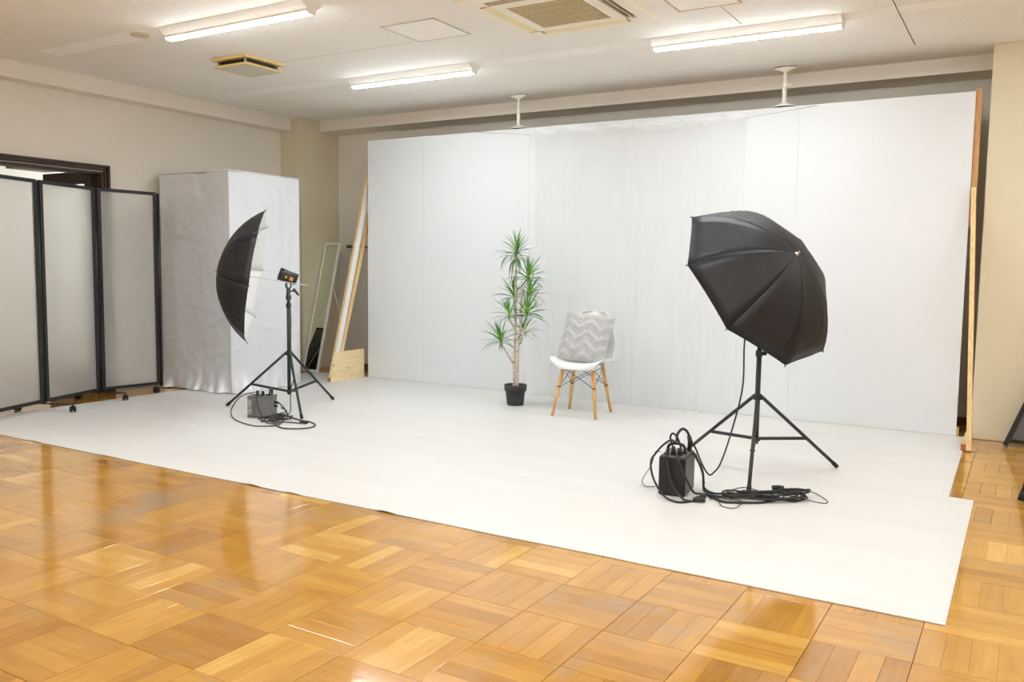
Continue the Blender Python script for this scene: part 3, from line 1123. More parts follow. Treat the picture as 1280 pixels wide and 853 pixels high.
def pil(s_, t_, sg):
    x, y = 2 * s_ - 1, 2 * t_ - 1
    px = x * cw / 2 * (1 - 0.06 * (1 - abs(y) ** 2) * abs(x) ** 3)
    py = y * chh / 2 * (1 - 0.06 * (1 - abs(x) ** 2) * abs(y) ** 3)
    th = 0.062 * ((1 - abs(x) ** 3.2) * (1 - abs(y) ** 3.2)) ** 0.55
    band = 0
    if sg < 0:
        q = (py / chh + 0.10 * (abs(((px / cw + 0.5) * 2.3 + 0.15) % 1 - 0.5) * 2 - 0.5) * 1.7) * 4.6 + 0.2
        fr_ = q % 1
        band = 1 if fr_ < 0.5 else 0
        r = 0.0 + 0.007 * min(1, max(0, fr_ / 0.08)) * min(1, max(0, (0.5 - fr_) / 0.08)) if fr_ < 0.5 else 0
        th += r * min(1, th / 0.03)
        th += 0.004 * noise.noise((px * 60, py * 60, 1)) * min(1, th / 0.02)
    return px, py, th, band


def pill_pt(s_, t_, sg):
    px, py, th, band = pil(s_, t_, sg)
    # local: x across, z' up, y' depth (front is -y)
    xr = px * math.cos(rollc) - py * math.sin(rollc)
    zr = px * math.sin(rollc) + py * math.cos(rollc)
    y, z = sg * th, zr
    yy = y * math.cos(tilt) + z * math.sin(tilt)
    zz = -y * math.sin(tilt) + z * math.cos(tilt)
    return cl(xr - 0.004, yy + 0.035, zz + 0.625)


vs, fs, mi = [], [], []
for sg in (-1, 1):
    o = len(vs)
    for j in range(NC + 1):
        for i in range(NC + 1):
            vs.append(pill_pt(i / NC, j / NC, sg))
    for j in range(NC):
        for i in range(NC):
            q = (o + j * (NC + 1) + i, o + j * (NC + 1) + i + 1, o + (j + 1) * (NC + 1) + i + 1, o + (j + 1) * (NC + 1) + i)
            fs.append(q)
            mi.append(0 if sg > 0 or pil((i + 0.5) / NC, (j + 0.5) / NC, -1)[3] else 1)
cush.v, cush.f, cush.mi, cush.sm = vs, fs, mi, [True] * len(fs)
cu = obj('cushion', cush, [M['plush'], M['plush_dark']], origin=cl(0, 0.05, 0.45))
tag(cu, 'pale grey plush cushion with chevron bands on the white chair', 'cushion')
pp = [pill_pt(a, b, 1) for a, b in [(k / 30, 0) for k in range(30)] + [(1, k / 30) for k in range(30)] + [(1 - k / 30, 1) for k in range(30)] + [(0, 1 - k / 30) for k in range(31)]]
obj('piping', MB().tube(pp, 0.005, 6), M['plush'], cu)

# ------------------------------------------------------------------ potted dragon tree
PLC = V((-3.766, 6.36, ZS))
plant = thing('potted_dragon_tree', PLC, 'tall dragon tree with pale canes and spiky green heads in charcoal pot', 'plant')
obj('pot', MB().lathe([(0.0, 0), (0.068, 0), (0.072, 0.004), (0.086, 0.125), (0.096, 0.126), (0.099, 0.176), (0.095, 0.180), (0.091, 0.176), (0.088, 0.14), (0.086, 0.128)], PLC, n=32, cap=False), M['pot'], plant)
obj('soil', MB().lathe([(0.0, 0.158), (0.05, 0.157), (0.0885, 0.152)], PLC, n=28, cap=False), M['soil'], plant)
canes = {
    't1': ([(-3.781, 6.36, 0.15), (-3.78, 6.36, 0.328), (-3.778, 6.36, 0.509), (-3.774, 6.36, 0.745), (-3.777, 6.36, 1.164), (-3.775, 6.36, 1.30)], 0.0130, 0.010),
    't2': ([(-3.743, 6.35, 0.15), (-3.739, 6.345, 0.332), (-3.731, 6.34, 0.513), (-3.713, 6.34, 0.714), (-3.703, 6.33, 0.914), (-3.672, 6.32, 1.024), (-3.630, 6.31, 1.09)], 0.0120, 0.008),
    'b7': ([(-3.776, 6.36, 0.342), (-3.809, 6.34, 0.404), (-3.857, 6.32, 0.486), (-3.884, 6.31, 0.541)], 0.0095, 0.008),
    'b5': ([(-3.777, 6.36, 0.662), (-3.79, 6.34, 0.697), (-3.808, 6.33, 0.738), (-3.811, 6.32, 0.78)], 0.009, 0.007),
    'b6': ([(-3.715, 6.34, 0.556), (-3.673, 6.32, 0.642), (-3.645, 6.31, 0.719), (-3.625, 6.3, 0.802)], 0.009, 0.007),
    'b3': ([(-3.775, 6.36, 0.786), (-3.806, 6.39, 0.867), (-3.825, 6.42, 0.935)], 0.009, 0.007),
    'b4': ([(-3.702, 6.33, 0.845), (-3.697, 6.38, 0.899), (-3.687, 6.43, 0.953)], 0.009, 0.007),
    'b8': ([(-3.727, 6.34, 0.527), (-3.727, 6.38, 0.559), (-3.725, 6.41, 0.627)], 0.008, 0.007)}
for k, (pts, r0, r1) in canes.items():
    q = spline(pts, 6)
    rr = [(r0 + (r1 - r0) * i / (len(q) - 1)) * (1 + 0.07 * math.sin(i * 2.1)) for i in range(len(q))]
    obj('cane' if k[0] == 't' else 'side_shoot', MB().tube(q, rr, 10), M['bark'], plant)


def leaf_mesh(droop, name):
    mb = MB()
    L, n = 0.235, 7
    pts = []
    x, z, a = 0.0, 0.0, 0.0
    for k in range(n + 1):
        u = k / n
        wd = 0.0072 * (0.75 + 0.5 * math.sin(PI * min(u * 1.4, 1) * 0.5)) * (1 - u ** 2.6) + 0.0004
        c, s_ = math.cos(a), math.sin(a)
        pts.append((V((x, wd, z + wd * 0.45)), V((x, 0, z)), V((x, -wd, z + wd * 0.45))))
        x += L / n * c
        z += L / n * s_
        a -= droop * (0.5 + u) / n
    for k in range(n):
        A, B = pts[k], pts[k + 1]
        mb.add([A[0], A[1], A[2], B[0], B[1], B[2]], [(0, 1, 4, 3), (1, 2, 5, 4)], smooth=False)
    me = obj(name, mb, M['leaf'], local=True)
    d = me.data
    bpy.data.objects.remove(me)
    return d


LM = [leaf_mesh(d, 'leaf') for d in (0.35, 0.8, 1.3, 2.0)]
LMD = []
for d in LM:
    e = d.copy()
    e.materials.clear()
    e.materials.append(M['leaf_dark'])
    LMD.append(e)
heads = [((-3.773, 6.36, 1.300), 'up', 26, 1.0, (0, 0)), ((-3.777, 6.36, 1.262), 'down', 24, 1.1, (0, 0)), ((-3.626, 6.31, 1.085), 'mid', 40, 1.0, (0.35, -0.3)),
         ((-3.825, 6.42, 0.92), 'mid', 30, 1.05, (-0.45, 0.2)), ((-3.687, 6.43, 0.94), 'mid', 30, 1.0, (0.4, 0.4)), ((-3.811, 6.32, 0.765), 'mid', 30, 0.95, (-0.4, -0.3)),
         ((-3.625, 6.30, 0.785), 'mid', 36, 1.05, (0.35, -0.3)), ((-3.886, 6.31, 0.535), 'mid', 36, 1.0, (-0.45, -0.3)), ((-3.726, 6.41, 0.61), 'mid', 26, 0.95, (0.4, 0.3))]
random.seed(5)
for (p, typ, n, sc, (lx, ly)) in heads:
    for k in range(n):
        az = 2.399963 * k + random.uniform(-0.25, 0.25)
        f = (k + 0.5) / n
        if typ == 'up':
            el = math.radians(82 - 62 * f + random.uniform(-6, 6)); vv = 0 if f < 0.5 else 1
        elif typ == 'down':
            el = math.radians(30 - 45 * f + random.uniform(-8, 8)); vv = 3 if f > 0.35 else 2
        else:
            el = math.radians(84 - 88 * f + random.uniform(-8, 8)); vv = (0 if f < 0.35 else 1 if f < 0.7 else 2)
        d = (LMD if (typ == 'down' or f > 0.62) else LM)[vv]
        o = bpy.data.objects.new('leaf', d)
        COL.objects.link(o)
        o.parent = plant
        o.location = V(p) - PLC + V((0, 0, 0.045 * (1 - f)))
        q = Quaternion((0, 0, 1), az) @ Quaternion((0, 1, 0), -el)
        q = Quaternion(V((-ly, lx, 0)).normalized() if (lx or ly) else V((1, 0, 0)), 0.55 * math.hypot(lx, ly)) @ q
        o.rotation_mode = 'QUATERNION'
        o.rotation_quaternion = q
        s_ = sc * random.uniform(0.72, 1.05) * (0.8 if f < 0.2 else 1)
        o.scale = (s_, s_ * 1.0, s_)


# ------------------------------------------------------------------ photo light stands, strobes, umbrellas
def light_stand(c, angs, zc, zb, ztop, clamps, label):
    t = thing('light_stand', (c[0], c[1], ZS), label, 'light stand', 'black light stands')
    x, y = c
    obj('pole', MB().tube([(x, y, zb - 0.03), (x, y, clamps[0])], 0.0150, 14), M['black_metal'], t)
    up = MB().tube([(x, y, clamps[0]), (x, y, clamps[1])], 0.0125, 14).tube([(x, y, clamps[1]), (x, y, ztop)], 0.0098, 12)
    obj('upper_tube', up, M['black_metal'], t)
    for k, z in enumerate(clamps):
        cl_ = MB().lathe([(0.016, z - 0.03), (0.021, z - 0.026), (0.021, z + 0.006), (0.015, z + 0.01)], (x, y, 0), n=14)
        o = obj('clamp', cl_, M['black'], t)
        a = angs[0] + 2.2
        obj('clamp_knob', MB().tube([(x, y, z - 0.01), (x + 0.036 * math.cos(a), y + 0.036 * math.sin(a), z - 0.01)], 0.006, 8)
            .tube([(x + 0.03 * math.cos(a), y + 0.03 * math.sin(a), z - 0.01), (x + 0.044 * math.cos(a), y + 0.044 * math.sin(a), z - 0.01)], 0.013, 10), M['black'], o)
    obj('leg_collar', MB().lathe([(0.016, zc - 0.022), (0.034, zc - 0.018), (0.034, zc + 0.004), (0.02, zc + 0.014), (0.016, zc + 0.016)], (x, y, 0), n=18), M['black'], t)
    obj('brace_collar', MB().lathe([(0.016, zb - 0.014), (0.026, zb - 0.012), (0.026, zb + 0.008), (0.016, zb + 0.012)], (x, y, 0), n=16), M['black'], t)
    for a in angs:
        d = V((math.cos(a), math.sin(a), 0))
        top = V((x, y, zc - 0.006)) + d * 0.03
        foot = V((x, y, ZS + 0.011)) + d * 0.538
        lg = obj('leg', MB().tube([top, foot], 0.0105, 10), M['black_metal'], t)
        dd = (foot - top).normalized()
        obj('foot_cap', MB().tube([foot - dd * 0.035, foot + dd * 0.004], 0.0128, 10), M['rubber'], lg)
        q = top * 0.41 + foot * 0.59
        obj('brace', MB().bar(V((x, y, zb)) + d * 0.022, q, 0.014, 0.018), M['black_metal'], t)
        obj('brace_rivet', MB().tube([q - d.cross(V((0, 0, 1))) * 0.014, q + d.cross(V((0, 0, 1))) * 0.014], 0.006, 8), M['black_metal'], t)
    return t


def strobe(c, axis, stand_top, label, group):
    """axis: direction the flash fires"""
    c, ax = V(c), V(axis).normalized()
    t = thing('studio_strobe', stand_top, label, 'strobe light', group)
    x, y, d = frame_of(ax)
    body = [(0.0, -0.075), (0.040, -0.075), (0.046, -0.070), (0.047, 0.0), (0.047, 0.02), (0.050, 0.025), (0.053, 0.075), (0.048, 0.076), (0.044, 0.06), (0.0, 0.058)]
    obj('body', MB().lathe(body, c, ax, 26), M['black'], t)
    rb = MB()
    for k in range(7):
        rb.lathe([(0.0465, -0.066 + k * 0.006), (0.0482, -0.0645 + k * 0.006), (0.0465, -0.063 + k * 0.006)], c, ax, 26, cap=False)
    obj('cooling_ribs', rb, M['black'], t)
    obj('flash_tube', MB().lathe([(0.0, 0.059), (0.025, 0.060), (0.032, 0.064), (0.025, 0.068), (0, 0.069)], c, ax, 20), M['umb_white'], t)
    # square orange labels on the side towards the room
    tocam = (V((0.25, -0.97, 0.0)) - ax * V((0.25, -0.97, 0)).dot(ax)).normalized()
    z_ = ax.cross(tocam).normalized()
    R = Matrix((ax, z_, tocam)).transposed()
    for (off, sz) in ((-0.032, 0.030), (0.012, 0.018)):
        o = obj('orange_label', MB().box(c + ax * off + tocam * 0.0475, (sz, sz * 1.05, 0.004), R, bev=0.001), M['orange'], t)
        o['label'] = 'orange square label'
    # yoke, tilt bracket, handle
    sb = V(stand_top)
    obj('spigot', MB().tube([sb - V((0, 0, 0.05)), sb + V((0, 0, 0.012))], 0.0165, 12), M['black'], t)
    low = c - V((0, 0, 0.052))
    x2 = V((ax.x, ax.y, 0)).normalized()
    ring = []
    mid = (sb + V((0, 0, 0.012)) + low) / 2
    hh = (low - sb).length / 2
    for k in range(17):
        a = 2 * PI * k / 16
        ring.append(mid + x2 * (0.022 * math.cos(a)) + V((0, 0, 1)) * (hh * 0.95 * math.sin(a)))
    obj('tilt_bracket', MB().tube(ring, 0.0055, 8), M['black_metal'], t)
    h0 = sb - V((0, 0, 0.012))
    hd_ = V((0.86, 0.5, 0))
    obj('tilt_handle', MB().tube([h0, h0 + hd_ * 0.045], 0.006, 8).tube([h0 + hd_ * 0.042 + V((0, 0, 0.018)), h0 + hd_ * 0.085 - V((0, 0, 0.035))], [0.011, 0.008], 10), M['black'], t)
    return t


def umbrella(c, d, R, depth, spin, t_end, label, group):
    """c rim centre, d direction apex->opening"""
    c, d = V(c), V(d).normalized()
    apex = c - d * depth
    u = d.cross(V((0, 0, 1))).normalized()
    v = u.cross(d)
    t = thing('photo_umbrella', c, label, 'umbrella', group)
    am = 2 * math.atan(depth / R)
    rad = R / math.sin(am)

    def rib(k, s_):
        a = am * s_
        r, h = rad * math.sin(a), rad * (1 - math.cos(a))
        th = spin + k * PI / 4
        return apex + d * h + (u * math.cos(th) + v * math.sin(th)) * r

    for k in range(8):
        nu, nv = 6, 10
        vs, fs, mi = [], [], []
        for lay in (0, 1):
            for j in range(nv + 1):
                s_ = max(j / nv, 0.004)
                for i in range(nu + 1):
                    f = i / nu
                    p = rib(k, s_) * (1 - f) + rib(k + 1, s_) * f
                    bul = 4 * f * (1 - f)
                    n_ = (p - (apex + d * (rad + 0.0))).normalized()
                    p = p + n_ * (0.0 * bul * math.sin(PI * min(s_ * 0.9, 1)))        # taut, slightly hollow gore
                    p = p - d * (0.007 * bul * max(0, s_ - 0.8) / 0.2)          # scalloped hem
                    wr = 0.0045 * noise.noise((p.x * 9, p.y * 9, p.z * 9 + k)) + 0.003 * noise.noise((f * 4 + k * 7, s_ * 2, 3))
                    p = p + n_ * (wr * bul) - n_ * (0.002 if lay else 0)
                    vs.append(p)
        o = (nv + 1) * (nu + 1)
        for lay in (0, 1):
            for j in range(nv):
                for i in range(nu):
                    b = lay * o + j * (nu + 1) + i
                    fs.append((b, b + 1, b + nu + 2, b + nu + 1)); mi.append(lay)
        for i in range(nu):
            b = nv * (nu + 1) + i
            fs.append((b, b + 1, o + b + 1, o + b)); mi.append(0)
        for j in range(nv):
            for e in (0, nu):
                b = j * (nu + 1) + e
                fs.append((b, b + nu + 1, o + b + nu + 1, o + b)); mi.append(0)
        mb = MB()
        mb.v, mb.f, mb.mi, mb.sm = vs, fs, mi, [True] * len(fs)
        obj('canopy_gore', mb, [M['umb_black'], M['umb_white']], t)
        inn = [rib(k, 0.03 + 0.965 * j / 10) + d * 0.006 * (1 - j / 10) + (c - d * depth + d * rad - rib(k, 0.03 + 0.965 * j / 10)).normalized() * 0.005 for j in range(11)]
        rb = obj('rib', MB().tube(inn, 0.0018, 6), M['silver_rod'], t)
        tipd = (rib(k, 1.0) - rib(k, 0.93)).normalized()
        obj('rib_tip', MB().tube([rib(k, 1.0) - tipd * 0.006, rib(k, 1.0) + tipd * 0.010], 0.0034, 8), M['black'], rb)
        mid = inn[5]
        obj('stretcher', MB().tube([c - d * (depth * 0.33) + (mid - c).normalized() * 0.008, mid], 0.0016, 6), M['silver_rod'], t)
    obj('shaft', MB().tube([apex - d * 0.012, c + d * t_end], 0.004, 10), M['silver_rod'], t)
    obj('runner', MB().tube([c - d * (depth * 0.38), c - d * (depth * 0.26)], 0.009, 12), M['black'], t)
    obj('ferrule', MB().lathe([(0.016, 0.006), (0.014, -0.003), (0.006, -0.006), (0.0045, -0.02), (0.0, -0.022)], apex, d, 14), M['chrome'], t)
    return t


AA = (-5.205, 5.11)
light_stand(AA, [math.radians(a) for a in (-155, 91.5, -34.7)], 0.47, 0.15, 1.0, (0.87, 0.935),
            'black tripod light stand before the silver cloth booth')
dA = V((0.728, 0.669, -0.152))
strobe((AA[0], AA[1], 1.095), V((-0.70, -0.62, 0.33)), (AA[0], AA[1], 0.99), 'black strobe head with orange labels on the left stand', 'strobe heads')
umbrella((-5.365, 4.914, 1.087), dA, 0.546, 0.302, 1.469, 0.42, 'black backed white umbrella seen edge on by the silver booth', 'photo umbrellas')

BB = (-1.342, 5.09)
light_stand(BB, [math.radians(a) for a in (-78.1, 42, 162)], 0.455, 0.20, 0.985, (0.72, 0.90),
            'black tripod light stand standing right of the white chair')
dB = V((-0.767, 0.310, -0.562))
strobe((BB[0], BB[1], 1.06), -dB, (BB[0], BB[1], 0.975), 'black strobe head hidden behind the right black umbrella', 'strobe heads')
umbrella((-1.368, 5.093, 1.119), dB, 0.552, 0.314, 2.126, 0.36, 'open black umbrella with its back turned to the viewer', 'photo umbrellas')


# ------------------------------------------------------------------ power packs
def rotz(a):
    return Matrix.Rotation(a, 3, 'Z')


def text_mesh(txt, size, M4, mat, parent, name):
    cu_ = bpy.data.curves.new(name, 'FONT')
    cu_.body = txt
    cu_.size = size
    cu_.extrude = 0.0004
    cu_.align_x = 'CENTER'
    cu_.align_y = 'CENTER'
    to = bpy.data.objects.new(name, cu_)
    COL.objects.link(to)
    dg = bpy.context.evaluated_depsgraph_get()
    me = bpy.data.meshes.new_from_object(to.evaluated_get(dg))
    bpy.data.objects.remove(to)
    me.transform(M4)
    me.materials.clear()
    me.materials.append(mat)
    o = bpy.data.objects.new(name, me)
    COL.objects.link(o)
    o.parent = parent
    return o


pa = thing('power_pack', (-5.085, 4.705, ZS), 'grey flash power pack on floor under the left stand', 'power pack', 'flash power packs')
pa.rotation_euler = (0, 0, math.radians(31))
W, D, Hh = 0.200, 0.120, 0.165
obj('case', MB().box((0, 0, Hh / 2 + 0.004), (W, D, Hh), bev=0.008), M['pack_grey'], pa, local=True)
obj('base_rim', MB().box((0, 0, 0.014), (W + 0.006, D + 0.006, 0.020), bev=0.006), M['pack_side'], pa, local=True)
obj('top_rim', MB().box((0, 0, Hh - 0.004), (W + 0.004, D + 0.004, 0.018), bev=0.005), M['pack_side'], pa, local=True)
for (x, y) in ((-0.035, -0.02), (0.005, -0.02), (0.04, 0.0)):
    o = obj('socket', MB().lathe([(0.014, Hh), (0.014, Hh + 0.012), (0.010, Hh + 0.014), (0, Hh + 0.014)], (x, y, 0), n=14), M['black'], pa, local=True)
for (x, y, h) in ((-0.03, -0.02, 0.045), (0.01, -0.015, 0.04)):
    obj('plug', MB().tube([(x, y, Hh + 0.012), (x, y, Hh + h)], [0.012, 0.010], 10), M['black'], pa, local=True)
hd_pts = spline([(0.066, -0.035, Hh), (0.070, -0.03, Hh + 0.045), (0.073, 0.0, Hh + 0.060), (0.070, 0.03, Hh + 0.045), (0.066, 0.035, Hh)], 6)
obj('carry_handle', MB().tube(hd_pts, 0.008, 8), M['black'], pa, local=True)
obj('side_plug', MB().tube([(W / 2, -0.02, 0.12), (W / 2 + 0.03, -0.02, 0.115)], 0.010, 10).tube([(W / 2, -0.02, 0.09), (W / 2 + 0.025, -0.02, 0.088)], 0.009, 10), M['black'], pa, local=True)
obj('front_panel', MB().box((-0.045, -D / 2 - 0.0005, 0.085), (0.030, 0.003, 0.11)), M['pack_side'], pa, local=True)
Rt = Matrix.Translation((-0.080, -D / 2 - 0.0006, 0.085)) @ Matrix.Rotation(PI / 2, 4, 'X') @ Matrix.Rotation(PI / 2, 4, 'Z')
o = text_mesh('CB-1200', 0.030, Rt, M['label_print'], pa, 'model_lettering')
o['label'] = 'pale upright lettering CB-1200'

pb = thing('power_pack', (-1.568, 4.365, ZS), 'black flash power pack wrapped in cables by the right stand', 'power pack', 'flash power packs')
pb.rotation_euler = (0, 0, math.radians(6.5))
W, D, Hh = 0.142, 0.220, 0.205
obj('case', MB().box((0, 0, Hh / 2 + 0.004), (W, D, Hh), bev=0.005), M['pack_black'], pb, local=True)
obj('side_panel', MB().box((W / 2, 0, Hh / 2 + 0.004), (0.003, D - 0.014, Hh - 0.016)), M['pack_side'], pb, local=True)
obj('control_panel', MB().box((0, 0, Hh + 0.006), (W - 0.01, D - 0.01, 0.006), bev=0.002), M['pack_side'], pb, local=True)
for (x, y) in ((-0.04, -0.07), (-0.005, -0.07), (0.03, -0.07), (-0.02, -0.01), (0.03, 0.0)):
    obj('socket', MB().lathe([(0.014, Hh), (0.014, Hh + 0.016), (0.010, Hh + 0.018), (0, Hh + 0.018)], (x, y, 0), n=14), M['black'], pb, local=True)
for (x, y, h) in ((-0.005, -0.07, 0.055), (0.03, -0.07, 0.05), (0.052, 0.06, 0.075)):
    obj('plug', MB().tube([(x, y, Hh + 0.012), (x, y, Hh + h)], [0.013, 0.010], 10), M['black'], pb, local=True)
hp = spline([(-0.05, -0.02, Hh), (-0.04, -0.02, Hh + 0.05), (0, -0.02, Hh + 0.062), (0.04, -0.02, Hh + 0.05), (0.05, -0.02, Hh)], 6)
obj('carry_handle', MB().tube(hp, 0.008, 8), M['black'], pb, local=True)
for sx in (-1, 1):
    for sy in (-1, 1):
        obj('rubber_foot', MB().box((sx * (W / 2 - 0.015), sy * (D / 2 - 0.015), 0.003), (0.016, 0.016, 0.006)), M['rubber'], pb, local=True)

# ------------------------------------------------------------------ cables
CB = {
    'A1': [(-5.153, 4.68, 0.189), (-5.172, 4.64, 0.183), (-5.215, 4.605, 0.160), (-5.279, 4.60, 0.101), (-5.341, 4.618, 0.03), (-5.229, 4.534, 0.006), (-5.042, 4.435, 0.006), (-4.865, 4.384, 0.006), (-4.766, 4.4, 0.006), (-4.699, 4.477, 0.006), (-4.737, 4.569, 0.006)],
    'A2': [(-4.97, 4.76, 0.118), (-4.945, 4.78, 0.086), (-4.93, 4.80, 0.05), (-4.90, 4.80, 0.01), (-4.808, 4.767, 0.006), (-4.678, 4.732, 0.006), (-4.595, 4.725, 0.006), (-4.488, 4.665, 0.006), (-4.437, 4.562, 0.006), (-4.495, 4.468, 0.006), (-4.595, 4.436, 0.006), (-4.727, 4.497, 0.010), (-4.88, 4.60, 0.006), (-4.91, 4.53, 0.006)],
    'A3': [(-5.19, 5.08, 1.03), (-5.15, 5.07, 0.9), (-5.140, 5.07, 0.746), (-5.130, 5.06, 0.486), (-5.039, 5.0, 0.301), (-5.03, 4.96, 0.203), (-5.00, 4.92, 0.12), (-4.96, 4.88, 0.03), (-4.93, 4.80, 0.012), (-4.90, 4.67, 0.012), (-4.833, 4.505, 0.012), (-4.746, 4.523, 0.012), (-4.82, 4.70, 0.014), (-4.93, 4.79, 0.022), (-4.95, 4.70, 0.016), (-4.888, 4.585, 0.014), (-4.77, 4.586, 0.012), (-4.707, 4.63, 0.006), (-4.616, 4.654, 0.006)],
    'A4': [(-5.078, 4.66, 0.192), (-5.050, 4.615, 0.17), (-5.035, 4.61, 0.12), (-5.010, 4.615, 0.047), (-4.942, 4.588, 0.010), (-4.828, 4.545, 0.016), (-4.85, 4.67, 0.02), (-4.93, 4.76, 0.026), (-4.93, 4.70, 0.024), (-4.86, 4.60, 0.02), (-4.737, 4.529, 0.012), (-4.77, 4.626, 0.014)],
    'B1': [(-1.494, 4.4, 0.221), (-1.442, 4.4, 0.136), (-1.452, 4.47, 0.05), (-1.432, 4.434, 0.008), (-1.303, 4.289, 0.006), (-1.217, 4.31, 0.006), (-1.111, 4.381, 0.006), (-1.056, 4.492, 0.006), (-0.977, 4.506, 0.006), (-0.946, 4.584, 0.006), (-0.979, 4.698, 0.006), (-1.07, 4.726, 0.006), (-1.145, 4.606, 0.006), (-1.223, 4.476, 0.010), (-1.304, 4.347, 0.014), (-1.392, 4.354, 0.006)],
    'B2': [(-1.542, 4.30, 0.232), (-1.520, 4.24, 0.215), (-1.500, 4.235, 0.167), (-1.478, 4.238, 0.123), (-1.450, 4.30, 0.03), (-1.43, 4.35, 0.012), (-1.385, 4.332, 0.016), (-1.272, 4.352, 0.018), (-1.179, 4.47, 0.018), (-1.089, 4.627, 0.016), (-1.034, 4.661, 0.012), (-0.983, 4.582, 0.016), (-1.038, 4.452, 0.016), (-1.143, 4.383, 0.018)],
    'B6': [(-1.40, 5.14, 0.98), (-1.433, 5.1, 0.785), (-1.414, 5.02, 0.502), (-1.449, 4.93, 0.231), (-1.462, 4.8, 0.087), (-1.472, 4.72, 0.05), (-1.478, 4.64, 0.049), (-1.485, 4.54, 0.124), (-1.493, 4.45, 0.225), (-1.503, 4.42, 0.262)],
    'B7': [(-1.601, 4.3, 0.243), (-1.580, 4.235, 0.232), (-1.565, 4.228, 0.156), (-1.54, 4.222, 0.073), (-1.478, 4.213, 0.010), (-1.436, 4.204, 0.006), (-1.409, 4.213, 0.006)],
    'B8': [(-1.56, 4.33, 0.269), (-1.58, 4.3, 0.291), (-1.612, 4.27, 0.267), (-1.636, 4.235, 0.230), (-1.658, 4.215, 0.179), (-1.630, 4.19, 0.096), (-1.562, 4.170, 0.02), (-1.48, 4.147, 0.006), (-1.434, 4.187, 0.006), (-1.406, 4.242, 0.006)],
    'B9': [(-1.576, 4.33, 0.236), (-1.6, 4.34, 0.293), (-1.587, 4.34, 0.32), (-1.563, 4.35, 0.295), (-1.543, 4.36, 0.235)],
    'B10': [(-1.571, 4.36, 0.275), (-1.575, 4.38, 0.311), (-1.556, 4.4, 0.338), (-1.535, 4.42, 0.322), (-1.524, 4.43, 0.285), (-1.518, 4.43, 0.25)],
    'B3': [(-1.629, 4.28, 0.225), (-1.660, 4.28, 0.220), (-1.677, 4.27, 0.148), (-1.774, 4.391, 0.03), (-1.749, 4.366, 0.004), (-1.717, 4.367, 0.004), (-1.698, 4.39, 0.004)],
    'B4': [(-1.036, 4.614, 0.022), (-1.018, 4.646, 0.010), (-0.989, 4.744, 0.004), (-0.929, 4.745, 0.004), (-0.835, 4.614, 0.004), (-0.841, 4.556, 0.004), (-0.913, 4.544, 0.010), (-1.022, 4.558, 0.018), (-1.12, 4.531, 0.024)],
    'B5': [(-1.421, 4.415, 0.004), (-1.331, 4.321, 0.020), (-1.272, 4.214, 0.004), (-1.203, 4.207, 0.004), (-1.193, 4.298, 0.018), (-1.258, 4.307, 0.022), (-1.325, 4.441, 0.010), (-1.308, 4.592, 0.004), (-1.271, 4.646, 0.004), (-1.16, 4.524, 0.026), (-1.079, 4.501, 0.022)]}
random.seed(11)


def coil(c, ax, a, b, turns, jit, z, tail):
    c, u = V(c), V((math.cos(ax), math.sin(ax), 0))
    w_ = V((-u.y, u.x, 0))
    pts = [V(p) for p in tail]
    n = int(turns * 9)
    for k in range(n + 1):
        t_ = 2 * PI * k / 9 + PI
        f = 1 + random.uniform(-jit, jit)
        p = c + u * (a * f * math.cos(t_)) + w_ * (b * f * math.sin(t_)) + u * random.uniform(-0.02, 0.02)
        pts.append(V((p.x, p.y, z + random.uniform(0, 0.022))))
    return pts


CB['B11'] = coil((-1.11, 4.50, 0), 0.55, 0.20, 0.075, 2.6, 0.18, 0.010, [(-1.50, 4.46, 0.20), (-1.455, 4.455, 0.10), (-1.44, 4.45, 0.02), (-1.36, 4.40, 0.012)])
CB['B12'] = coil((-1.16, 4.44, 0), 0.5, 0.16, 0.06, 2.2, 0.2, 0.018, [(-1.36, 4.30, 0.008)])
CB['B13'] = coil((-1.02, 4.58, 0), 0.7, 0.09, 0.05, 1.8, 0.3, 0.020, [(-1.25, 4.50, 0.02)])
CB['A5'] = coil((-4.86, 4.64, 0), 0.9, 0.11, 0.05, 2.4, 0.25, 0.012, [(-4.965, 4.78, 0.075), (-4.93, 4.80, 0.04)])
CL = {'A1': 'grey cable in a wide loop left of the grey pack', 'A2': 'thick grey cable looping farthest right of the grey pack', 'A3': 'grey lamp cable running down the left stand to a tangle', 'A4': 'dark thin cable draped over the front of the grey pack',
      'A5': 'dark grey cable wound tight beside the grey pack', 'B11': 'black cable running from the black pack into the coil', 'B12': 'black cable wound in the front left of the coil', 'B13': 'short black cable bunched at the far end of the coil',
      'B1': 'thick black cable lying in the longest coil by the right stand', 'B2': 'black cable crossing the front corner of the black pack', 'B6': 'black lamp cable hanging from the right umbrella to the pack', 'B7': 'black cable hanging down the middle front of the black pack',
      'B8': 'black cable bowing past the left side of the black pack', 'B9': 'short black cable loop standing on top of the black pack', 'B10': 'thick black cable arch behind the loop on the black pack',
      'B3': 'thin black wire sticking out left of the black pack', 'B4': 'thin black wire looping farthest right beyond the coil', 'B5': 'thin black wire wandering in front of the coiled cable'}
RAD = {'A5': 0.0042, 'B11': 0.0055, 'B12': 0.0045, 'B13': 0.005, 'A1': 0.0048, 'A2': 0.006, 'A3': 0.0048, 'A4': 0.0036, 'B1': 0.0065, 'B2': 0.006, 'B6': 0.005, 'B7': 0.0055, 'B8': 0.0058, 'B9': 0.0055, 'B10': 0.0075, 'B3': 0.0022, 'B4': 0.0022, 'B5': 0.0024}
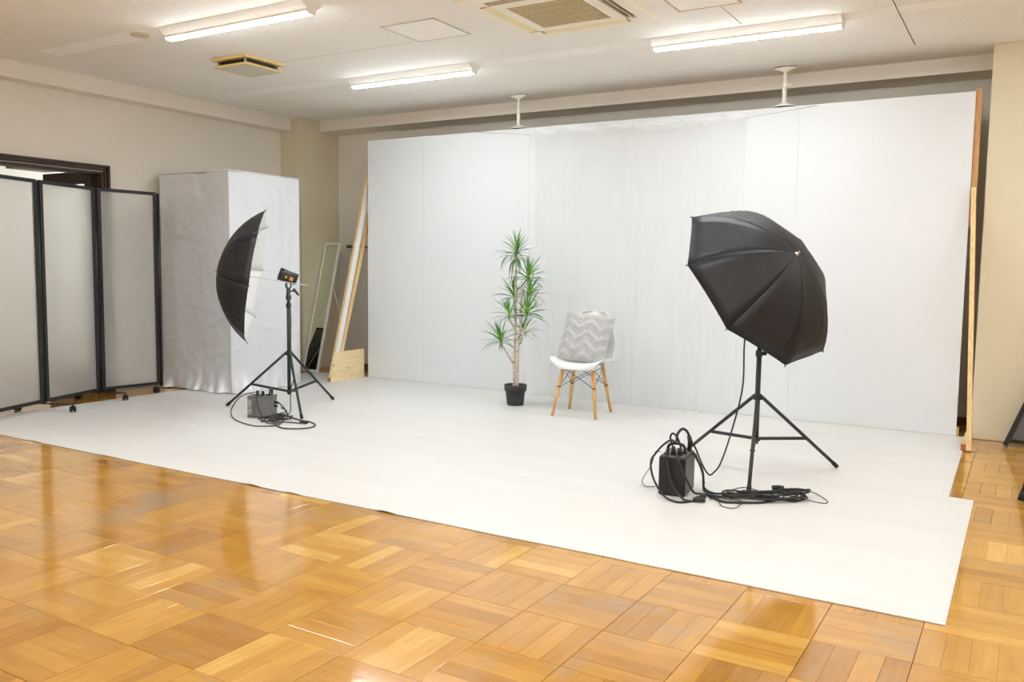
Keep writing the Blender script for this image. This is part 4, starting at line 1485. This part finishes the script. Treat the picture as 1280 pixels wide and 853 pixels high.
for k, pts in CB.items():
    r = RAD[k]
    q = [V((p.x, p.y, max(p.z + ZS, ZS + r))) for p in spline(pts, 8)]
    o = obj('power_cable' if r > 0.004 else 'sync_wire', MB().tube(q, r, 7), M['cable_grey'] if k in ('A1', 'A2', 'A3') else M['cable'], origin=q[-1])
    tag(o, CL[k], 'cable', 'cables of the left light' if k[0] == 'A' else 'cables of the right light')
    if k in ('B7', 'B8', 'A3', 'B13'):
        e, f = q[-1], q[-4]
        dd = (e - f).normalized(); dd.z = 0
        pz = V((0, 0, 0.010))
        obj('plug', MB().tube([e + pz - dd * 0.012, e + pz + dd * 0.02, e + pz + dd * 0.05], [0.009, 0.013, 0.012], 10), M['black'], o)
    if k == 'B10':
        obj('plug', MB().tube([q[-12], q[-5], q[-1]], [0.011, 0.014, 0.014], 10), M['black'], o)

# ------------------------------------------------------------------ cloth covered booth by the left wall
bo = thing('cloth_booth', (-6.66, 5.80, 0), 'tall square booth draped in silvery white satin cloth', 'booth')
bx0, bx1, by0, by1, bz = -7.16, -6.205, 5.375, 6.245, 2.035


def drape(p, nrm, u, z):
    a = 0.020 * noise.noise((p.x * 2.2, p.y * 2.2, p.z * 1.3)) + 0.010 * noise.noise((p.x * 6, p.y * 6, p.z * 4.1 + 3))
    a += 0.006 * noise.noise((p.x * 15 + p.z * 6, p.y * 15, p.z * 9))
    a += 0.007 * max(0, noise.noise((p.x * 3 + p.z * 2.4, p.y * 3 - p.z * 1.5, 7.7))) ** 0.5 * abs(math.sin(9 * (p.z * 0.8 + p.y * 0.6)))
    q = p.x + p.y
    for (cz, sl_, wd_, am_) in ((1.72, 0.28, 0.016, 0.010), (1.55, -0.35, 0.02, 0.009), (1.30, 0.22, 0.018, 0.010), (1.18, -0.18, 0.014, 0.008), (0.82, 0.30, 0.02, 0.010), (0.62, -0.25, 0.018, 0.009), (0.45, 0.16, 0.02, 0.010)):
        dz = p.z - cz - sl_ * (q + 0.5) - 0.05 * noise.noise((q * 3, cz, 0))
        a += am_ * math.exp(-(dz / wd_) ** 2) * max(0, 0.4 + 1.6 * noise.noise((q * 2.3 + cz * 5, cz, 3)))
    low = max(0, 1 - z / 0.26)
    a += low ** 1.6 * (0.050 + 0.085 * noise.noise((q * 6.5, 0.4, 2)) + 0.05 * noise.noise((q * 13, p.z * 6, 5)))
    a += low * 0.018 * abs(math.sin(21 * q + 4 * noise.noise((q * 3, p.z * 5, 8)))) * noise.noise((q * 4, 1, 6))
    edge = min(u, 1 - u)
    a *= min(1, edge / 0.05) * 0.9 + 0.1
    return p + nrm * a


def side(a, b, nrm, seed):
    a, b, nrm = V(a), V(b), V(nrm)

    def f(u, v):
        p = a.lerp(b, u)
        hem = 0.010 + 0.012 * noise.noise((u * 6 + seed, 1, 1))
        top = bz - 0.022 * math.sin(PI * u) * (0.6 + 0.9 * noise.noise((u * 4, seed, 0)))
        z = hem + (top - hem) * v
        p = V((p.x, p.y, z))
        return drape(p, nrm, u, z)
    return f


obj('front_cloth', MB().grid(side((bx0, by0, 0), (bx1, by0, 0), (0, -1, 0), 1), 60, 110), M['satin'], bo)
obj('side_cloth', MB().grid(side((bx1, by0, 0), (bx1, by1, 0), (1, 0, 0), 5), 56, 110), M['satin'], bo)
obj('rear_cloth', MB().grid(side((bx1, by1, 0), (bx0, by1, 0), (0, 1, 0), 9), 30, 60), M['satin'], bo)
obj('top_cloth', MB().grid(lambda u, v: V((bx0 + (bx1 - bx0) * u, by0 + (by1 - by0) * v, bz - 0.012 + 0.006 * noise.noise((u * 5, v * 5, 0)) * 16 * u * (1 - u) * v * (1 - v))), 24, 24), M['satin'], bo)
fr = MB()
for x in (bx0 + 0.03, bx1 - 0.03):
    for y in (by0 + 0.03, by1 - 0.03):
        fr.tube([(x, y, 0), (x, y, bz - 0.02)], 0.012, 8)
obj('frame', fr, M['black_metal'], bo)
obj('top_cord', MB().tube([(bx1 + 0.006, by0 - 0.004, bz - 0.002), (bx1 + 0.006, by1, bz - 0.002)], 0.006, 6).tube([(bx0, by0 - 0.006, bz - 0.006), (bx1 + 0.006, by0 - 0.006, bz - 0.002)], 0.005, 6), M['satin'], bo)

# ------------------------------------------------------------------ folding screen on castors
J = [V((-6.448, 3.335, 0)), V((-6.662, 3.895, 0)), V((-6.880, 4.520, 0)), V((-6.820, 5.095, 0))]
sc_ = thing('folding_screen', (-6.75, 4.2, 0), 'folding screen of frosted panels in black frames on castors', 'folding screen')
z0, z1 = 0.075, 1.828
for a, b in zip(J, J[1:]):
    d = (b - a).normalized()
    a_, b_ = a + d * 0.016, b - d * 0.016
    R = Matrix((d, V((-d.y, d.x, 0)), V((0, 0, 1)))).transposed()
    Lp = (b_ - a_).length
    mid = (a_ + b_) / 2
    fr = MB()
    fr.box(a_ + d * 0.016 + V((0, 0, (z0 + z1) / 2)), (0.032, 0.028, z1 - z0), R, bev=0.003)
    fr.box(b_ - d * 0.016 + V((0, 0, (z0 + z1) / 2)), (0.032, 0.028, z1 - z0), R, bev=0.003)
    fr.box(mid + V((0, 0, z1 - 0.014)), (Lp - 0.06, 0.027, 0.028), R, bev=0.003)
    fr.box(mid + V((0, 0, z0 + 0.014)), (Lp - 0.06, 0.027, 0.028), R, bev=0.003)
    fo = obj('screen_frame', fr, M['black_frame'], sc_)
    obj('frosted_panel', MB().box(mid + V((0, 0, (z0 + z1) / 2)), (Lp - 0.062, 0.008, z1 - z0 - 0.054), R), M['frosted'], fo)
for k, p in enumerate(J):
    obj('hinge_post', MB().tube([p + V((0, 0, 0.06)), p + V((0, 0, z1 - 0.01))], 0.013, 10), M['black_frame'], sc_)


def castor(x, y, ang):
    mb = MB()
    ax = V((math.cos(ang), math.sin(ang), 0))
    for s_ in (-1, 1):
        mb.tube([V((x, y, 0.0265)) + ax * (s_ * 0.006), V((x, y, 0.0265)) + ax * (s_ * 0.020)], 0.026, 16)
    mb.tube([(x, y, 0.028), (x, y, 0.064)], 0.007, 8)
    mb.tube([V((x, y, 0.0265)) - ax * 0.024, V((x, y, 0.0265)) + ax * 0.024], 0.010, 10)
    obj('castor', mb, M['rubber'], sc_)


for (p, q) in (((-6.45, 4.0), (-6.872, 3.80)), ((-6.645, 4.60), (-7.06, 4.43)), ((-6.62, 3.42), (-6.28, 3.26))):
    obj('foot_bar', MB().bar((p[0], p[1], 0.066), (q[0], q[1], 0.066), 0.022, 0.010), M['black_frame'], sc_)
    castor(p[0], p[1], 0.9)
    castor(q[0], q[1], 0.3)
castor(-6.828, 5.045, 0.5)

# ------------------------------------------------------------------ standing mirror, rail, black easels
mi_ = thing('standing_mirror', (-6.79, 7.0, 0), 'narrow white framed mirror leaning beside the cream column', 'mirror')
A0, B0 = V((-6.918, 7.00, 0.004)), V((-6.672, 6.985, 0.004))
up_ = V((0.0, 0.375, 1.44))
Lm = up_.length
upn = up_.normalized()
e = (B0 - A0).normalized()
nrm = upn.cross(e).normalized()
if nrm.y > 0: nrm = -nrm
R = Matrix((e, nrm, upn)).transposed()
wm = (B0 - A0).length
cm = (A0 + B0) / 2 + upn * Lm / 2
fr = MB()
for s_ in (-1, 1):
    fr.box(cm + e * (s_ * (wm / 2 - 0.014)), (0.028, 0.026, Lm), R, bev=0.003)
    fr.box(cm + upn * (s_ * (Lm / 2 - 0.014)), (wm - 0.05, 0.026, 0.028), R, bev=0.003)
obj('mirror_frame', fr, M['mirror_frame'], mi_)
obj('mirror_glass', MB().box(cm + nrm * 0.004, (wm - 0.054, 0.006, Lm - 0.054), R), M['mirror'], mi_)
obj('mirror_back', MB().box(cm - nrm * 0.006, (wm - 0.054, 0.006, Lm - 0.054), R), M['grey_rail'], mi_)
top_ = cm + upn * 0.24 - nrm * 0.014 + e * (wm / 2 - 0.02)
obj('prop_leg', MB().tube([top_, V((-6.66, 7.57, 0.01))], 0.006, 8), M['mirror_frame'], mi_)

t = thing('coat_rail', (-6.2, 7.58, 1.40), 'dark grey rail fixed to the back wall left of backdrop', 'rail')
obj('bar', MB().tube([(-6.76, 7.555, 1.40), (-5.6, 7.555, 1.40)], 0.009, 10), M['grey_rail'], t)
obj('bracket', MB().box((-6.75, 7.585, 1.408), (0.02, 0.07, 0.035), bev=0.003), M['grey_rail'], t)
obj('bracket', MB().box((-5.62, 7.585, 1.408), (0.02, 0.07, 0.035), bev=0.003), M['grey_rail'], t)


def easel_board(c, ang, h, wb, wt, lean, label):
    """black A-frame: two legs converging upwards with a grey board between, leaning back along ang"""
    t = thing('easel', (c[0], c[1], 0), label, 'easel', 'black easels')
    d = V((math.cos(ang), math.sin(ang), 0))
    e = V((-d.y, d.x, 0))
    c0 = V((c[0], c[1], 0.0))
    tops = c0 + d * lean + V((0, 0, h))
    for s_ in (-1, 1):
        obj('leg', MB().bar(c0 + e * (s_ * wb / 2) + V((0, 0, 0.004)), tops + e * (s_ * wt / 2), 0.030, 0.026, up=d), M['black_frame'], t)
    q0, q1 = 0.06, 0.72
    P0 = lambda f, s_: (c0 + e * (s_ * (wb / 2 - 0.01))) * (1 - f) + (tops + e * (s_ * (wt / 2 - 0.01))) * f + V((0, 0, 0.002))
    poly = [P0(q0, -1), P0(q0, 1), P0(q1, 1), P0(q1, -1)]
    obj('board', MB().prism(poly, (0, 0, 0), d * 0.010), M['easel_panel'], t)
    obj('bottom_bar', MB().bar(P0(0.045, -1) + d * 0.004, P0(0.045, 1) + d * 0.004, 0.024, 0.022), M['black_frame'], t)
    obj('top_bar', MB().bar(P0(0.985, -1), P0(0.985, 1), 0.024, 0.022), M['black_frame'], t)
    obj('rear_leg', MB().bar(tops + V((0, 0, -0.02)) + d * 0.03, c0 + d * (lean + 0.26) + V((0, 0, 0.01)), 0.022, 0.020, up=e), M['black_frame'], t)
    return t


t = thing('folding_floor_sign', (-7.07, 6.82, 0), 'low black A-frame stand tucked between the satin booth and cream column', 'stand')
for sy in (-1, 1):
    f0, f1 = V((0, 6.82 + sy * 0.125, 0.003)), V((0, 6.82 + sy * 0.012, 0.62))
    for x in (-6.945, -7.195):
        obj('leg', MB().bar(f0 + V((x, 0, 0)), f1 + V((x, 0, 0)), 0.022, 0.026, up=V((1, 0, 0))), M['black_frame'], t)
    g0, g1 = f0.lerp(f1, 0.08), f0.lerp(f1, 0.97)
    obj('rail', MB().bar(g0 + V((-6.95, 0, 0)), g0 + V((-7.19, 0, 0)), 0.02, 0.022), M['black_frame'], t)
    obj('rail', MB().bar(g1 + V((-6.95, 0, 0)), g1 + V((-7.19, 0, 0)), 0.02, 0.022), M['black_frame'], t)
    obj('board', MB().prism([g0 + V((-6.96, 0, 0)), g0 + V((-7.18, 0, 0)), g1 + V((-7.18, 0, 0)), g1 + V((-6.96, 0, 0))], (0, 0, 0), (0, 0.006, 0)), M['easel_panel'], t)
easel_board((0.232, 6.83), math.radians(85), 0.80, 0.62, 0.06, 0.08, 'black easel with grey board by the right column')
# splayed leg of a black stand at the right edge
t = thing('tripod_easel', (0.22, 5.35, 0), 'black tripod easel whose splayed foot enters at the right edge', 'easel')
ap = V((0.24, 5.42, 1.15))
for (x, y) in ((0.03, 5.195), (0.50, 5.22), (0.26, 5.78)):
    a = V((x, y, 0.012))
    lg = obj('leg', MB().tube([a, ap], 0.011, 10), M['black_metal'], t)
    dd = (ap - a).normalized()
    obj('rubber_foot', MB().tube([a - dd * 0.004, a + dd * 0.03, a + dd * 0.05], [0.017, 0.016, 0.013], 10), M['rubber'], lg)
obj('mast', MB().tube([(0.24, 5.42, 1.10), (0.24, 5.42, 1.55)], 0.010, 10), M['black_metal'], t)
obj('hub', MB().lathe([(0.02, 1.10), (0.03, 1.11), (0.03, 1.17), (0.02, 1.19)], (0.24, 5.42, 0), n=14), M['black'], t)
